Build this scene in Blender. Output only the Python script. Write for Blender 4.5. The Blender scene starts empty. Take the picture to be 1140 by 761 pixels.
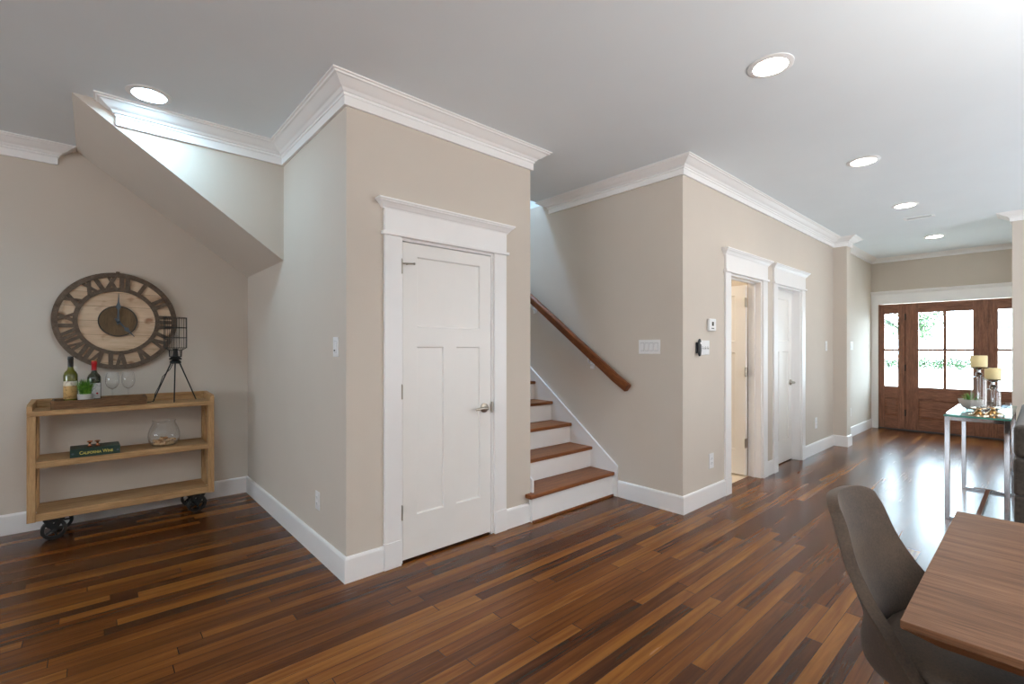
import bpy, bmesh, math, random
from mathutils import Vector, Matrix
PI = math.pi
random.seed(7)
S = bpy.context.scene
C = S.collection

# ------------------------------------------------------------------ camera, world, lights, exposure
cam_d = bpy.data.cameras.new('camera')
cam = bpy.data.objects.new('camera', cam_d)
C.objects.link(cam)
cam.location = (0, 0, 1.376)
cam.rotation_euler = (PI / 2, 0, math.atan2(589.2, 524.0) - PI / 2)
cam_d.sensor_width = 36
cam_d.lens = 524.0 / 1140 * 36
cam_d.shift_y = 8.0 / 1140
cam_d.clip_start = 0.02
S.camera = cam

S.view_settings.view_transform = 'Standard'
S.view_settings.look = 'None'
S.view_settings.gamma = 1
S.view_settings.use_curve_mapping = False
S.view_settings.exposure = 0.14
S.cycles.max_bounces = 10
S.cycles.diffuse_bounces = 6
S.cycles.glossy_bounces = 4
S.cycles.transparent_max_bounces = 24
S.cycles.use_denoising = True
S.cycles.sample_clamp_indirect = 6
S.cycles.caustics_reflective = False
S.cycles.caustics_refractive = False

SKY = 24.0
w = bpy.data.worlds.new('overcast_sky')
S.world = w
w.use_nodes = True
bg = w.node_tree.nodes['Background']
bg.inputs['Color'].default_value = (0.68, 0.86, 1.0, 1)
bg.inputs['Strength'].default_value = SKY


def area(name, loc, rot, sx, sy, power, col, spread=PI):
    d = bpy.data.lights.new(name, 'AREA')
    d.shape = 'RECTANGLE'
    d.size = sx
    d.size_y = sy
    d.energy = power
    d.color = col
    d.spread = spread
    o = bpy.data.objects.new(name, d)
    C.objects.link(o)
    o.location = loc
    o.rotation_euler = rot
    return o


def portal(name, loc, rot, sx, sy):
    o = area(name, loc, rot, sx, sy, 1, (1, 1, 1))
    o.data.cycles.is_portal = True
    return o


TILT = math.radians(60)           # fill panels tipped up so that more light reaches the ceiling
DAY = (0.80, 0.90, 1.0)
WARM = (1.0, 0.97, 0.94)
# added fill panels on the room side of the windows, standing in for daylight
XW_L, YS_L = -7.15, -2.55
WEST_WIN = [(-1.2, 0.7), (1.3, 3.2)]           # Y ranges
SOUTH_WIN = [(3.6, 5.4), (5.8, 7.6)]                       # X ranges
WEST_P, SOUTH_P, FILL_P, SHAFT_P, BATH_P = 120, 54, 100, 150, 24
for i, (a, b) in enumerate(WEST_WIN):
    area('daylight_fill_west', (XW_L, (a + b) / 2, 1.45), (0, -PI / 2 - TILT, 0), 1.9, b - a, WEST_P, DAY)
for i, (a, b) in enumerate(SOUTH_WIN):
    area('daylight_fill_south', ((a + b) / 2, YS_L, 1.45), (PI / 2 + TILT * 0.7, 0, 0), b - a, 1.9, SOUTH_P, (0.87, 0.93, 1.0))
# added unseen fill: bare upward panels that bounce soft light off the ceiling
area('ceiling_fill_table', (2.1, -1.3, 1.95), (PI, 0, 0), 1.3, 0.5, FILL_P, WARM)
area('ceiling_fill_rear', (-1.8, -0.9, 1.95), (PI, 0, 0), 1.3, 0.5, FILL_P * 1.2, WARM)
# lamp in the ceiling of the upper stair hall, and in the room behind the open door
area('stair_hall_light', (3.05, 4.72, 5.55), (0, 0, 0), 0.5, 0.35, SHAFT_P, (0.40, 0.66, 1.0))
area('bathroom_light', (4.75, 3.1, 2.88), (0, 0, 0), 0.6, 0.6, BATH_P, (1.0, 0.87, 0.70))
portal('entry_daylight', (10.45, 1.03, 1.36), (0, PI / 2, 0), 1.3, 1.7)
CAN_WARM, CAN_COOL = 46, 118


# ------------------------------------------------------------------ helpers
def link(o):
    C.objects.link(o)
    return o


def wmat(o):
    m = o.matrix_basis.copy()
    while o.parent:
        o = o.parent
        m = o.matrix_basis @ m
    return m


class MB:
    """collects shapes for ONE mesh object"""

    def __init__(self):
        self.b = bmesh.new()
        self.mi = 0
        self.M = Matrix.Identity(4)

    def v(self, p):
        return self.b.verts.new(self.M @ Vector(p))

    def f(self, vs):
        try:
            fc = self.b.faces.new(vs)
            fc.material_index = self.mi
            return fc
        except ValueError:
            return None

    def box(self, x0, x1, y0, y1, z0, z1):
        x0, x1 = sorted((x0, x1)); y0, y1 = sorted((y0, y1)); z0, z1 = sorted((z0, z1))
        a = [self.v(p) for p in ((x0, y0, z0), (x1, y0, z0), (x1, y1, z0), (x0, y1, z0),
                                 (x0, y0, z1), (x1, y0, z1), (x1, y1, z1), (x0, y1, z1))]
        for q in ((3, 2, 1, 0), (4, 5, 6, 7), (0, 1, 5, 4), (1, 2, 6, 5), (2, 3, 7, 6), (3, 0, 4, 7)):
            self.f([a[i] for i in q])
        return self

    def hexa(self, bot, top):
        a = [self.v(p) for p in list(bot) + list(top)]
        n = len(bot)
        self.f([a[i] for i in reversed(range(n))])
        self.f([a[n + i] for i in range(n)])
        for i in range(n):
            j = (i + 1) % n
            self.f([a[i], a[j], a[n + j], a[n + i]])
        return self

    def prism(self, poly, axis, a, b):
        """poly of 2D points extruded along an axis: 'x' -> (y,z), 'y' -> (x,z), 'z' -> (x,y)"""
        if axis == 'x':
            g = lambda p, t: (t, p[0], p[1])
        elif axis == 'y':
            g = lambda p, t: (p[0], t, p[1])
        else:
            g = lambda p, t: (p[0], p[1], t)
        return self.hexa([g(p, a) for p in poly], [g(p, b) for p in poly])

    def cyl(self, p0, p1, r0, r1=None, n=16, cap=True):
        r1 = r0 if r1 is None else r1
        p0, p1 = Vector(p0), Vector(p1)
        q = (p1 - p0).to_track_quat('Z', 'Y').to_matrix()
        ra, rb = [], []
        for i in range(n):
            d = q @ Vector((math.cos(2 * PI * i / n), math.sin(2 * PI * i / n), 0))
            ra.append(self.v(p0 + d * r0)); rb.append(self.v(p1 + d * r1))
        for i in range(n):
            j = (i + 1) % n
            self.f([ra[i], ra[j], rb[j], rb[i]])
        if cap:
            self.f(ra[::-1]); self.f(rb)
        return self

    def lathe(self, prof, c=(0, 0, 0), n=24, cap=True, axis='z'):
        rings = []
        for r, z in prof:
            ring = []
            for i in range(n):
                a = 2 * PI * i / n
                if axis == 'z':
                    p = (c[0] + r * math.cos(a), c[1] + r * math.sin(a), c[2] + z)
                elif axis == 'y':
                    p = (c[0] + r * math.cos(a), c[1] + z, c[2] + r * math.sin(a))
                else:
                    p = (c[0] + z, c[1] + r * math.cos(a), c[2] + r * math.sin(a))
                ring.append(self.v(p))
            rings.append(ring)
        for k in range(len(rings) - 1):
            for i in range(n):
                j = (i + 1) % n
                self.f([rings[k][i], rings[k][j], rings[k + 1][j], rings[k + 1][i]])
        if cap:
            self.f(rings[0][::-1]); self.f(rings[-1])
        return self

    def tube(self, pts, r, n=8, closed=False):
        pts = [Vector(p) for p in pts]
        rings = []
        N = len(pts)
        for k, p in enumerate(pts):
            if closed:
                t = pts[(k + 1) % N] - pts[k - 1]
            else:
                t = pts[min(k + 1, N - 1)] - pts[max(k - 1, 0)]
            q = t.to_track_quat('Z', 'Y').to_matrix()
            rr = r[k] if isinstance(r, (list, tuple)) else r
            rings.append([self.v(p + q @ Vector((math.cos(2 * PI * i / n), math.sin(2 * PI * i / n), 0)) * rr) for i in range(n)])
        for k in range(N if closed else N - 1):
            A, B = rings[k], rings[(k + 1) % N]
            for i in range(n):
                j = (i + 1) % n
                self.f([A[i], A[j], B[j], B[i]])
        if not closed:
            self.f(rings[0][::-1]); self.f(rings[-1])
        return self

    def ring_flat(self, c, r0, r1, y0, y1, n=64):
        """flat annulus with thickness standing in the XZ plane"""
        pr = [(r0, y0), (r1, y0), (r1, y1), (r0, y1), (r0, y0)]
        return self.lathe(pr, c, n, cap=False, axis='y')

    def sweep(self, path, prof, cap=True):
        """profile (offset, z) swept along a plan polyline, offset to the right of travel, mitred"""
        P = [Vector((p[0], p[1])) for p in path]
        N = len(P)
        dirs = [(P[i + 1] - P[i]).normalized() for i in range(N - 1)]
        nr = [Vector((d.y, -d.x)) for d in dirs]
        rings = []
        for i in range(N):
            if i == 0:
                m = nr[0]
            elif i == N - 1:
                m = nr[-1]
            else:
                s = nr[i - 1] + nr[i]
                m = s / (1 + nr[i - 1].dot(nr[i]))
            rings.append([self.v((P[i].x + m.x * o, P[i].y + m.y * o, z)) for o, z in prof])
        n = len(prof)
        for i in range(N - 1):
            for k in range(n - 1):
                self.f([rings[i][k], rings[i + 1][k], rings[i + 1][k + 1], rings[i][k + 1]])
            self.f([rings[i][n - 1], rings[i + 1][n - 1], rings[i + 1][0], rings[i][0]])
        if cap:
            self.f(rings[0]); self.f(rings[-1][::-1])
        return self

    def build(self, name, mats, parent=None, bevel=0, smooth=None, local=False, seg=2, wn=False):
        me = bpy.data.meshes.new(name)
        bmesh.ops.recalc_face_normals(self.b, faces=self.b.faces[:])
        if parent is not None and not local:
            self.b.transform(wmat(parent).inverted())
        self.b.to_mesh(me)
        self.b.free()
        for m in (mats if isinstance(mats, (list, tuple)) else [mats]):
            me.materials.append(m)
        if smooth is not None:
            me.shade_smooth()
            me.set_sharp_from_angle(angle=math.radians(smooth))
        o = bpy.data.objects.new(name, me)
        link(o)
        if parent is not None:
            o.parent = parent
        if bevel:
            md = o.modifiers.new('bevel', 'BEVEL')
            md.width = bevel
            md.segments = seg
            md.limit_method = 'ANGLE'
            md.angle_limit = math.radians(40)
        return o


def tag(o, label, cat, group=None, kind=None):
    o['label'] = label
    o['category'] = cat
    if group:
        o['group'] = group
    if kind:
        o['kind'] = kind
    return o


def thing(name, label, cat, loc=(0, 0, 0), rz=0, group=None, kind=None):
    o = bpy.data.objects.new(name, None)
    o.empty_display_size = 0.1
    link(o)
    o.location = loc
    o.rotation_euler = (0, 0, rz)
    return tag(o, label, cat, group, kind)


def single(mb, name, mats, label, cat, loc=None, group=None, kind=None, **kw):
    """a thing that is one mesh, its origin moved to loc"""
    o = mb.build(name, mats, **kw)
    if loc:
        o.data.transform(Matrix.Translation(-Vector(loc)))
        o.location = loc
    return tag(o, label, cat, group, kind)


def dup(root, loc, rz=None, label=None, group=None):
    r = root.copy()
    link(r)
    r.location = loc
    if rz is not None:
        r.rotation_euler = (0, 0, rz)
    if label:
        r['label'] = label
    if group:
        r['group'] = group
    for ch in list(root.children):
        c = ch.copy(); link(c); c.parent = r
        for g in list(ch.children):
            d = g.copy(); link(d); d.parent = c
    return r


# ------------------------------------------------------------------ materials
def lin(r, g, b):
    f = lambda c: (c / 255 / 12.92) if c <= 10 else ((c / 255 + 0.055) / 1.055) ** 2.4
    return (f(r), f(g), f(b), 1)


class NT:
    def __init__(self, name):
        self.m = bpy.data.materials.new(name)
        self.m.use_nodes = True
        self.t = self.m.node_tree
        self.p = self.t.nodes['Principled BSDF']
        self.out = self.t.nodes['Material Output']

    def n(self, typ, **kw):
        nd = self.t.nodes.new(typ)
        for k, v in kw.items():
            setattr(nd, k, v)
        return nd

    def l(self, a, b):
        self.t.links.new(a, b)

    def math(self, op, a, b=None):
        nd = self.n('ShaderNodeMath', operation=op)
        for i, x in enumerate((a, b)):
            if x is None:
                continue
            if isinstance(x, (int, float)):
                nd.inputs[i].default_value = x
            else:
                self.l(x, nd.inputs[i])
        return nd.outputs[0]

    def ramp(self, fac, stops):
        nd = self.n('ShaderNodeValToRGB')
        e = nd.color_ramp.elements
        while len(e) < len(stops):
            e.new(0.5)
        for i, (p, c) in enumerate(stops):
            e[i].position = p
            e[i].color = c
        self.l(fac, nd.inputs[0])
        return nd.outputs[0]

    def noise(self, scale, detail=3, vec=None, rough=0.5):
        nd = self.n('ShaderNodeTexNoise')
        nd.inputs['Scale'].default_value = scale
        nd.inputs['Detail'].default_value = detail
        nd.inputs['Roughness'].default_value = rough
        if vec is not None:
            self.l(vec, nd.inputs['Vector'])
        return nd.outputs[0]

    def coords(self, scale=(1, 1, 1), rot=(0, 0, 0)):
        tc = self.n('ShaderNodeTexCoord')
        mp = self.n('ShaderNodeMapping')
        mp.inputs['Scale'].default_value = scale
        mp.inputs['Rotation'].default_value = rot
        self.l(tc.outputs['Object'], mp.inputs['Vector'])
        return mp.outputs[0]

    def bump(self, h, strength=0.1, dist=0.01):
        nd = self.n('ShaderNodeBump')
        nd.inputs['Strength'].default_value = strength
        nd.inputs['Distance'].default_value = dist
        self.l(h, nd.inputs['Height'])
        self.l(nd.outputs[0], self.p.inputs['Normal'])


def vary(c, k):
    return tuple(min(1, x * k) for x in c[:3]) + (1,)


def paint(name, col, rough=0.6, var=0.03, scale=14, metal=0.0, bump=0.02, spec=0.5, coat=0):
    t = NT(name)
    v = t.coords()
    nz = t.noise(scale, 4, v)
    t.l(t.ramp(nz, [(0.3, vary(col, 1 - var)), (0.7, vary(col, 1 + var))]), t.p.inputs['Base Color'])
    t.p.inputs['Roughness'].default_value = rough
    t.p.inputs['Metallic'].default_value = metal
    t.p.inputs['Specular IOR Level'].default_value = spec
    t.p.inputs['Coat Weight'].default_value = coat
    if bump:
        t.bump(t.noise(scale * 12, 2, v), bump, 0.005)
    return t.m


def wood(name, c0, c1, c2, scale=(1, 1, 1), rough=0.45, coat=0.0, bump=0.08, big=1.6):
    """grain stretched along the axis with the small scale value"""
    t = NT(name)
    v = t.coords(scale)
    a = t.noise(big, 4, v, 0.6)
    wv = t.n('ShaderNodeTexNoise')
    wv.inputs['Scale'].default_value = big * 5
    wv.inputs['Detail'].default_value = 6
    wv.inputs['Distortion'].default_value = 0.6
    t.l(v, wv.inputs['Vector'])
    s = t.math('ADD', t.math('MULTIPLY', a, 0.55), t.math('MULTIPLY', wv.outputs[0], 0.45))
    t.l(t.ramp(s, [(0.34, c0), (0.5, c1), (0.66, c2)]), t.p.inputs['Base Color'])
    t.p.inputs['Roughness'].default_value = rough
    t.p.inputs['Specular IOR Level'].default_value = 0.3
    t.p.inputs['Coat Weight'].default_value = coat
    t.p.inputs['Coat Roughness'].default_value = 0.15
    t.bump(wv.outputs[0], bump, 0.004)
    return t.m


def glow(name, col, strength):
    t = NT(name)
    t.p.inputs['Base Color'].default_value = (0.9, 0.9, 0.9, 1)
    t.p.inputs['Emission Color'].default_value = col
    t.p.inputs['Emission Strength'].default_value = strength
    return t.m


def thin_glass(name, tint=(0.97, 0.98, 0.98, 1), base=0.04, edge=0.55, power=3.0, rough=0.02):
    t = NT(name)
    tr = t.n('ShaderNodeBsdfTransparent')
    tr.inputs[0].default_value = tint
    gl = t.n('ShaderNodeBsdfGlossy')
    gl.inputs['Roughness'].default_value = rough
    lw = t.n('ShaderNodeLayerWeight')
    lw.inputs['Blend'].default_value = 0.5
    fac = t.math('ADD', t.math('MULTIPLY', t.math('POWER', lw.outputs['Facing'], power), edge), base)
    mx = t.n('ShaderNodeMixShader')
    t.l(fac, mx.inputs[0]); t.l(tr.outputs[0], mx.inputs[1]); t.l(gl.outputs[0], mx.inputs[2])
    t.l(mx.outputs[0], t.out.inputs['Surface'])
    return t.m


def floor_mat():
    t = NT('oak_strip_floor')
    tc = t.n('ShaderNodeTexCoord')
    sx = t.n('ShaderNodeSeparateXYZ')
    t.l(tc.outputs['Object'], sx.inputs[0])
    W, L = 0.068, 1.3
    yr = t.math('DIVIDE', sx.outputs[1], W)
    row = t.math('FLOOR', yr)
    w1 = t.n('ShaderNodeTexWhiteNoise', noise_dimensions='1D')
    t.l(row, w1.inputs['W'])
    xo = t.math('ADD', t.math('DIVIDE', sx.outputs[0], L), t.math('MULTIPLY', w1.outputs[0], 7.3))
    col = t.math('FLOOR', xo)
    cb = t.n('ShaderNodeCombineXYZ')
    t.l(row, cb.inputs[0]); t.l(col, cb.inputs[1])
    w2 = t.n('ShaderNodeTexWhiteNoise', noise_dimensions='2D')
    t.l(cb.outputs[0], w2.inputs['Vector'])
    rnd = w2.outputs[0]
    # grain, shifted per board
    cg = t.n('ShaderNodeCombineXYZ')
    t.l(t.math('MULTIPLY', sx.outputs[0], 1.7), cg.inputs[0])
    t.l(t.math('MULTIPLY', sx.outputs[1], 34), cg.inputs[1])
    t.l(t.math('MULTIPLY', rnd, 40), cg.inputs[2])
    g = t.n('ShaderNodeTexNoise')
    g.inputs['Scale'].default_value = 1.0
    g.inputs['Detail'].default_value = 3.5
    g.inputs['Roughness'].default_value = 0.55
    g.inputs['Distortion'].default_value = 0.7
    t.l(cg.outputs[0], g.inputs['Vector'])
    tone = t.math('ADD', t.math('MULTIPLY', rnd, 0.50), t.math('MULTIPLY', g.outputs[0], 0.60))
    base = t.ramp(tone, [(0.18, FLOOR_C[0]), (0.45, FLOOR_C[1]), (0.68, FLOOR_C[2]), (0.95, FLOOR_C[3])])
    # seams
    fy = t.math('FRACT', yr)
    ey = t.math('MINIMUM', fy, t.math('SUBTRACT', 1.0, fy))
    fx = t.math('FRACT', xo)
    ex = t.math('MINIMUM', fx, t.math('SUBTRACT', 1.0, fx))
    seam = t.math('MULTIPLY', t.math('GREATER_THAN', ey, 0.014), t.math('GREATER_THAN', ex, 0.0012))
    mx = t.n('ShaderNodeMix', data_type='RGBA')
    t.l(seam, mx.inputs[0])
    mx.inputs[6].default_value = lin(38, 22, 14)
    t.l(base, mx.inputs[7])
    t.l(mx.outputs[2], t.p.inputs['Base Color'])
    big = t.noise(1.2, 3, tc.outputs['Object'])
    t.l(t.math('ADD', t.math('MULTIPLY', g.outputs[0], 0.05), t.math('ADD', 0.20, t.math('MULTIPLY', big, 0.06))), t.p.inputs['Roughness'])
    t.p.inputs['Specular IOR Level'].default_value = 0.26
    t.bump(t.math('ADD', t.math('MULTIPLY', g.outputs[0], 0.3), seam), 0.015, 0.002)
    return t.m


FLOOR_C = [lin(45, 23, 9), lin(81, 43, 17), lin(108, 63, 25), lin(146, 95, 41)]
M = {}
M['wall'] = paint('greige_wall_paint', lin(208, 198, 186), 0.75, 0.012, 3)
M['ceil'] = paint('flat_white_ceiling_paint', lin(234, 242, 247), 0.85, 0.012, 2)
M['trim'] = paint('white_trim_enamel', lin(245, 244, 243), 0.32, 0.01, 6, bump=0)
M['door'] = paint('white_door_paint', lin(244, 242, 238), 0.38, 0.01, 6, bump=0)
M['floor'] = floor_mat()
M['tread'] = wood('stair_tread_oak', lin(88, 46, 20), lin(120, 68, 32), lin(142, 86, 44), (1.6, 22, 22), 0.45)
M['rail'] = wood('handrail_wood', lin(84, 44, 20), lin(112, 62, 30), lin(132, 78, 40), (22, 2, 2), 0.35)
M['entry'] = wood('mahogany_entry_wood', lin(98, 62, 44), lin(130, 86, 64), lin(156, 108, 82), (8, 26, 2.6), 0.42)
M['entry_h'] = wood('mahogany_rail_wood', lin(98, 62, 44), lin(130, 86, 64), lin(156, 108, 82), (8, 2.6, 26), 0.42)
M['cart'] = wood('weathered_oak', lin(140, 106, 70), lin(172, 134, 92), lin(192, 156, 112), (2, 26, 26), 0.6)
M['cart_v'] = wood('weathered_oak_upright', lin(140, 106, 70), lin(172, 134, 92), lin(192, 156, 112), (26, 26, 2), 0.6)
M['table'] = wood('walnut_veneer', lin(82, 54, 36), lin(106, 73, 50), lin(128, 92, 66), (34, 1.4, 34), 0.55, big=1.4)
M['table'].node_tree.nodes['Principled BSDF'].inputs['Specular IOR Level'].default_value = 0.18
M['table_dark'] = wood('walnut_edge', lin(96, 60, 36), lin(122, 80, 50), lin(140, 96, 64), (34, 1.4, 34), 0.4)
M['tray'] = wood('old_barn_wood', lin(66, 46, 30), lin(104, 75, 50), lin(136, 102, 72), (3, 30, 30), 0.8)
M['clock_dark'] = wood('grey_brown_weathered_wood', lin(70, 58, 48), lin(98, 82, 68), lin(122, 104, 88), (18, 18, 18), 0.75)
M['clock_disc'] = wood('dark_stained_disc_wood', lin(74, 56, 36), lin(98, 76, 50), lin(118, 94, 64), (14, 4, 3), 0.6)
M['chrome'] = paint('chrome', (0.52, 0.52, 0.53, 1), 0.06, 0.005, 4, metal=1, bump=0)
M['nickel'] = paint('satin_nickel', (0.46, 0.42, 0.36, 1), 0.3, 0.01, 8, metal=1, bump=0)
M['gold'] = paint('champagne_chrome', (0.82, 0.66, 0.46, 1), 0.12, 0.01, 4, metal=1, bump=0)
M['black'] = paint('black_iron', lin(34, 36, 36), 0.5, 0.12, 30, metal=0.4)
M['plastic'] = paint('white_plastic', lin(238, 238, 238), 0.35, 0.005, 8, bump=0)
M['slot'] = paint('dark_slot', lin(60, 60, 62), 0.6, 0.02, 8, bump=0)
M['gap'] = paint('pale_grey_gap', lin(176, 176, 178), 0.6, 0.02, 8, bump=0)
M['lcd'] = paint('grey_display', lin(92, 98, 90), 0.25, 0.02, 8, bump=0)
M['remote'] = paint('black_remote_plastic', lin(30, 30, 33), 0.35, 0.05, 20, bump=0)
M['pane'] = thin_glass('window_glass', (0.96, 0.98, 0.98, 1), 0.03, 0.5)
M['crystal'] = thin_glass('clear_drinking_glass', (0.985, 0.99, 0.99, 1), 0.04, 0.6, 2.8)
M['tabletop_glass'] = thin_glass('green_tinted_tabletop_glass', (0.80, 0.92, 0.88, 1), 0.06, 0.75, 3.0)
M['tabletop_edge'] = paint('green_glass_edge', lin(70, 140, 125), 0.1, 0.05, 20, bump=0)


# light clock face boards
def clock_face_mat():
    t = NT('pale_plank_face')
    v = t.coords((3, 10, 22))
    g = t.noise(2.0, 5, v, 0.6)
    tc = t.n('ShaderNodeTexCoord')
    sp = t.n('ShaderNodeSeparateXYZ')
    t.l(tc.outputs['Object'], sp.inputs[0])
    r = t.math('DIVIDE', sp.outputs[2], 0.115)
    wn = t.n('ShaderNodeTexWhiteNoise', noise_dimensions='1D')
    t.l(t.math('FLOOR', r), wn.inputs['W'])
    tone = t.math('ADD', t.math('MULTIPLY', wn.outputs[0], 0.3), t.math('MULTIPLY', g, 0.7))
    col = t.ramp(tone, [(0.2, lin(190, 158, 126)), (0.5, lin(218, 190, 160)), (0.8, lin(234, 211, 184))])
    fr = t.math('FRACT', r)
    seam = t.math('GREATER_THAN', fr, 0.02)
    # knots and rusty stains in the boards
    st = t.ramp(t.noise(5.5, 2, t.coords((1.4, 1, 2.4)), 0.5), [(0.60, (1, 1, 1, 1)), (0.72, lin(170, 118, 80))])
    mul = t.n('ShaderNodeMix', data_type='RGBA', blend_type='MULTIPLY')
    mul.inputs[0].default_value = 0.8
    t.l(col, mul.inputs[6]); t.l(st, mul.inputs[7])
    mx = t.n('ShaderNodeMix', data_type='RGBA')
    t.l(seam, mx.inputs[0])
    mx.inputs[6].default_value = lin(132, 100, 72)
    t.l(mul.outputs[2], mx.inputs[7])
    t.l(mx.outputs[2], t.p.inputs['Base Color'])
    t.p.inputs['Roughness'].default_value = 0.7
    return t.m


M['clock_face'] = clock_face_mat()


def fabric(name, c0, c1, scale=220, rough=0.9, sheen=0.3, big=5):
    t = NT(name)
    v = t.coords()
    a = t.noise(big, 4, v, 0.6)
    b = t.noise(scale, 2, v)
    s = t.math('ADD', t.math('MULTIPLY', a, 0.6), t.math('MULTIPLY', b, 0.4))
    t.l(t.ramp(s, [(0.36, c0), (0.64, c1)]), t.p.inputs['Base Color'])
    t.p.inputs['Roughness'].default_value = rough
    t.p.inputs['Sheen Weight'].default_value = sheen
    t.bump(b, 0.25, 0.002)
    return t.m


M['chair'] = fabric('taupe_faux_suede', lin(56, 44, 35), lin(84, 67, 52), 160, 0.75, 0.06)
M['seat'] = fabric('taupe_faux_suede_seat', lin(56, 44, 34), lin(84, 66, 50), 160, 0.75, 0.06)
M['sofa'] = fabric('charcoal_brown_tweed', lin(48, 42, 38), lin(78, 70, 62), 260, 0.95, 0.2, 40)
M['chair_leg'] = wood('chair_leg_wood', lin(120, 76, 42), lin(150, 100, 60), lin(170, 120, 76), (20, 20, 2), 0.45)

# ------------------------------------------------------------------ room shell
H = 2.95
st = dict(kind='structure')


def structure(mb, name, m, label, cat, **kw):
    o = mb.build(name, m, **kw)
    return tag(o, label, cat, kind='structure')


XW, YS, XE = -8.0, -3.4, 10.27
fl = MB().box(XW - 0.1, XE + 0.12, YS - 0.1, 2.11, -0.08, 0).box(XW - 0.1, 3.8, 2.11, 5.2, -0.08, 0)
structure(fl, 'floor', M['floor'], 'glossy brown hardwood strip floor running through the whole room', 'floor')
tile = MB().box(3.78, 6.8, 2.115, 4.0, -0.08, -0.004)
M['tile'] = paint('cream_floor_tile', lin(222, 208, 186), 0.35, 0.03, 6, bump=0)
structure(tile, 'floor_bathroom', M['tile'], 'cream tiled floor behind the open white door', 'floor')

ce = MB()
ce.box(XW - 0.1, XE + 0.1, YS - 0.1, 3.6, H, H + 0.1)
ce.box(XW - 0.1, 2.62, 3.6, 5.2, H, H + 0.1)
ce.box(3.67, 6.9, 3.6, 4.2, H, H + 0.1)
structure(ce, 'ceiling', M['ceil'], 'smooth white painted ceiling with recessed lights', 'ceiling')
cu = MB().box(2.5, 3.8, 3.5, 5.2, 5.6, 5.7)
structure(cu, 'ceiling_upper', M['ceil'], 'ceiling of the upper stair hall, above the stairs', 'ceiling')

D_TOP = 2.09
structure(MB().box(XW, 1.115, 5.10, 5.20, 0, H).box(1.115, 2.62, 5.10, 5.20, 0, H), 'wall_alcove', M['wall'],
          'greige wall behind the clock and the shelf cart', 'wall')
structure(MB().box(1.115, 1.235, 2.725, 5.10, 0, H), 'wall_closet_side', M['wall'],
          'greige side wall of the closet block with one switch and one outlet', 'wall')
wf = MB()
wf.box(1.235, 1.465, 2.725, 2.845, 0, H).box(2.235, 2.62, 2.725, 2.845, 0, H).box(1.465, 2.235, 2.725, 2.845, D_TOP, H)
structure(wf, 'wall_closet_front', M['wall'], 'greige front wall around the white closet door', 'wall')
structure(MB().box(2.50, 2.62, 2.845, 5.10, 0, H).box(2.50, 2.62, 3.5, 5.2, H + .1, 5.6), 'wall_stair_left', M['wall'], 'left side wall of the staircase', 'wall')
structure(MB().box(2.62, 3.67, 5.10, 5.20, 0, 5.6), 'wall_stair_back', M['wall'], 'wall above the stair landing', 'wall')
structure(MB().box(2.62, 3.67, 3.5, 3.6, H + .1, 5.6), 'wall_stair_upper', M['wall'], 'upper wall over the stair opening', 'wall')
structure(MB().box(3.67, 3.78, 1.985, 5.20, 0, H).box(3.67, 3.78, 3.5, 5.2, H + .1, 5.6), 'wall_stair_right', M['wall'],
          'greige stair wall carrying the wooden handrail', 'wall')
D1 = (4.552, 5.336)
D2 = (5.752, 6.560)
HT = 2.105
wh = MB()
wh.box(3.78, D1[0], 1.985, 2.11, 0, H).box(D1[0], D1[1], 1.985, 2.11, HT, H).box(D1[1], D2[0], 1.985, 2.11, 0, H)
wh.box(D2[0], D2[1], 1.985, 2.11, HT, H).box(D2[1], 7.93, 1.985, 2.11, 0, H)
structure(wh, 'wall_hall', M['wall'], 'long greige hall wall with two white framed doors', 'wall')
structure(MB().box(7.93, 8.13, 1.82, 2.11, 0, H), 'wall_pier', M['wall'], 'shallow greige pier between hall and entry', 'wall')
structure(MB().box(8.13, XE, 1.995, 2.11, 0, H), 'wall_entry_side', M['wall'], 'pale wall of the entry beside the front door', 'wall')
EY0, EY1, EZ = 0.157, 1.894, 2.155
we = MB()
we.box(XE, XE + 0.12, EY1, 2.11, 0, H).box(XE, XE + 0.12, EY0, EY1, EZ, H).box(XE, XE + 0.12, -0.1, EY0, 0, H)
structure(we, 'wall_entry', M['wall'], 'greige wall over and around the wooden front door', 'wall')
structure(MB().box(8.13, XE, -0.1, 0.0, 0, H), 'wall_entry_right', M['wall'], 'right side wall of the entry, behind the pier', 'wall')
structure(MB().box(7.93, 8.13, YS, 0.224, 0, H), 'wall_right', M['wall'], 'greige wall ending in a corner right of the front door', 'wall')
structure(MB().prism([(-0.10, H), (1.115, H), (1.115, 2.07)], 'y', 3.95, 5.10), 'wall_soffit', M['wall'],
          'sloping underside of the upper stair flight over the alcove', 'wall')
# bathroom shell
structure(MB().box(3.78, 6.9, 4.0, 4.1, 0, H).box(6.8, 6.9, 2.11, 4.0, 0, H), 'wall_bathroom', M['wall'], 'cream wall of the small room behind the open door', 'wall')


# walls behind the camera, with their windows
def wall_with_windows(name, along, pos, a0, a1, wins, label):
    mb = MB()

    def bx(u0, u1, z0, z1):
        if along == 'y':
            mb.box(pos - 0.1, pos, u0, u1, z0, z1)
        else:
            mb.box(u0, u1, pos - 0.1, pos, z0, z1)
    c = a0
    for (u0, u1) in wins:
        bx(c, u0, 0, H)
        bx(u0, u1, 0, 0.5)
        bx(u0, u1, 2.4, H)
        c = u1
    bx(c, a1, 0, H)
    structure(mb, name, M['wall'], label, 'wall')


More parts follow.
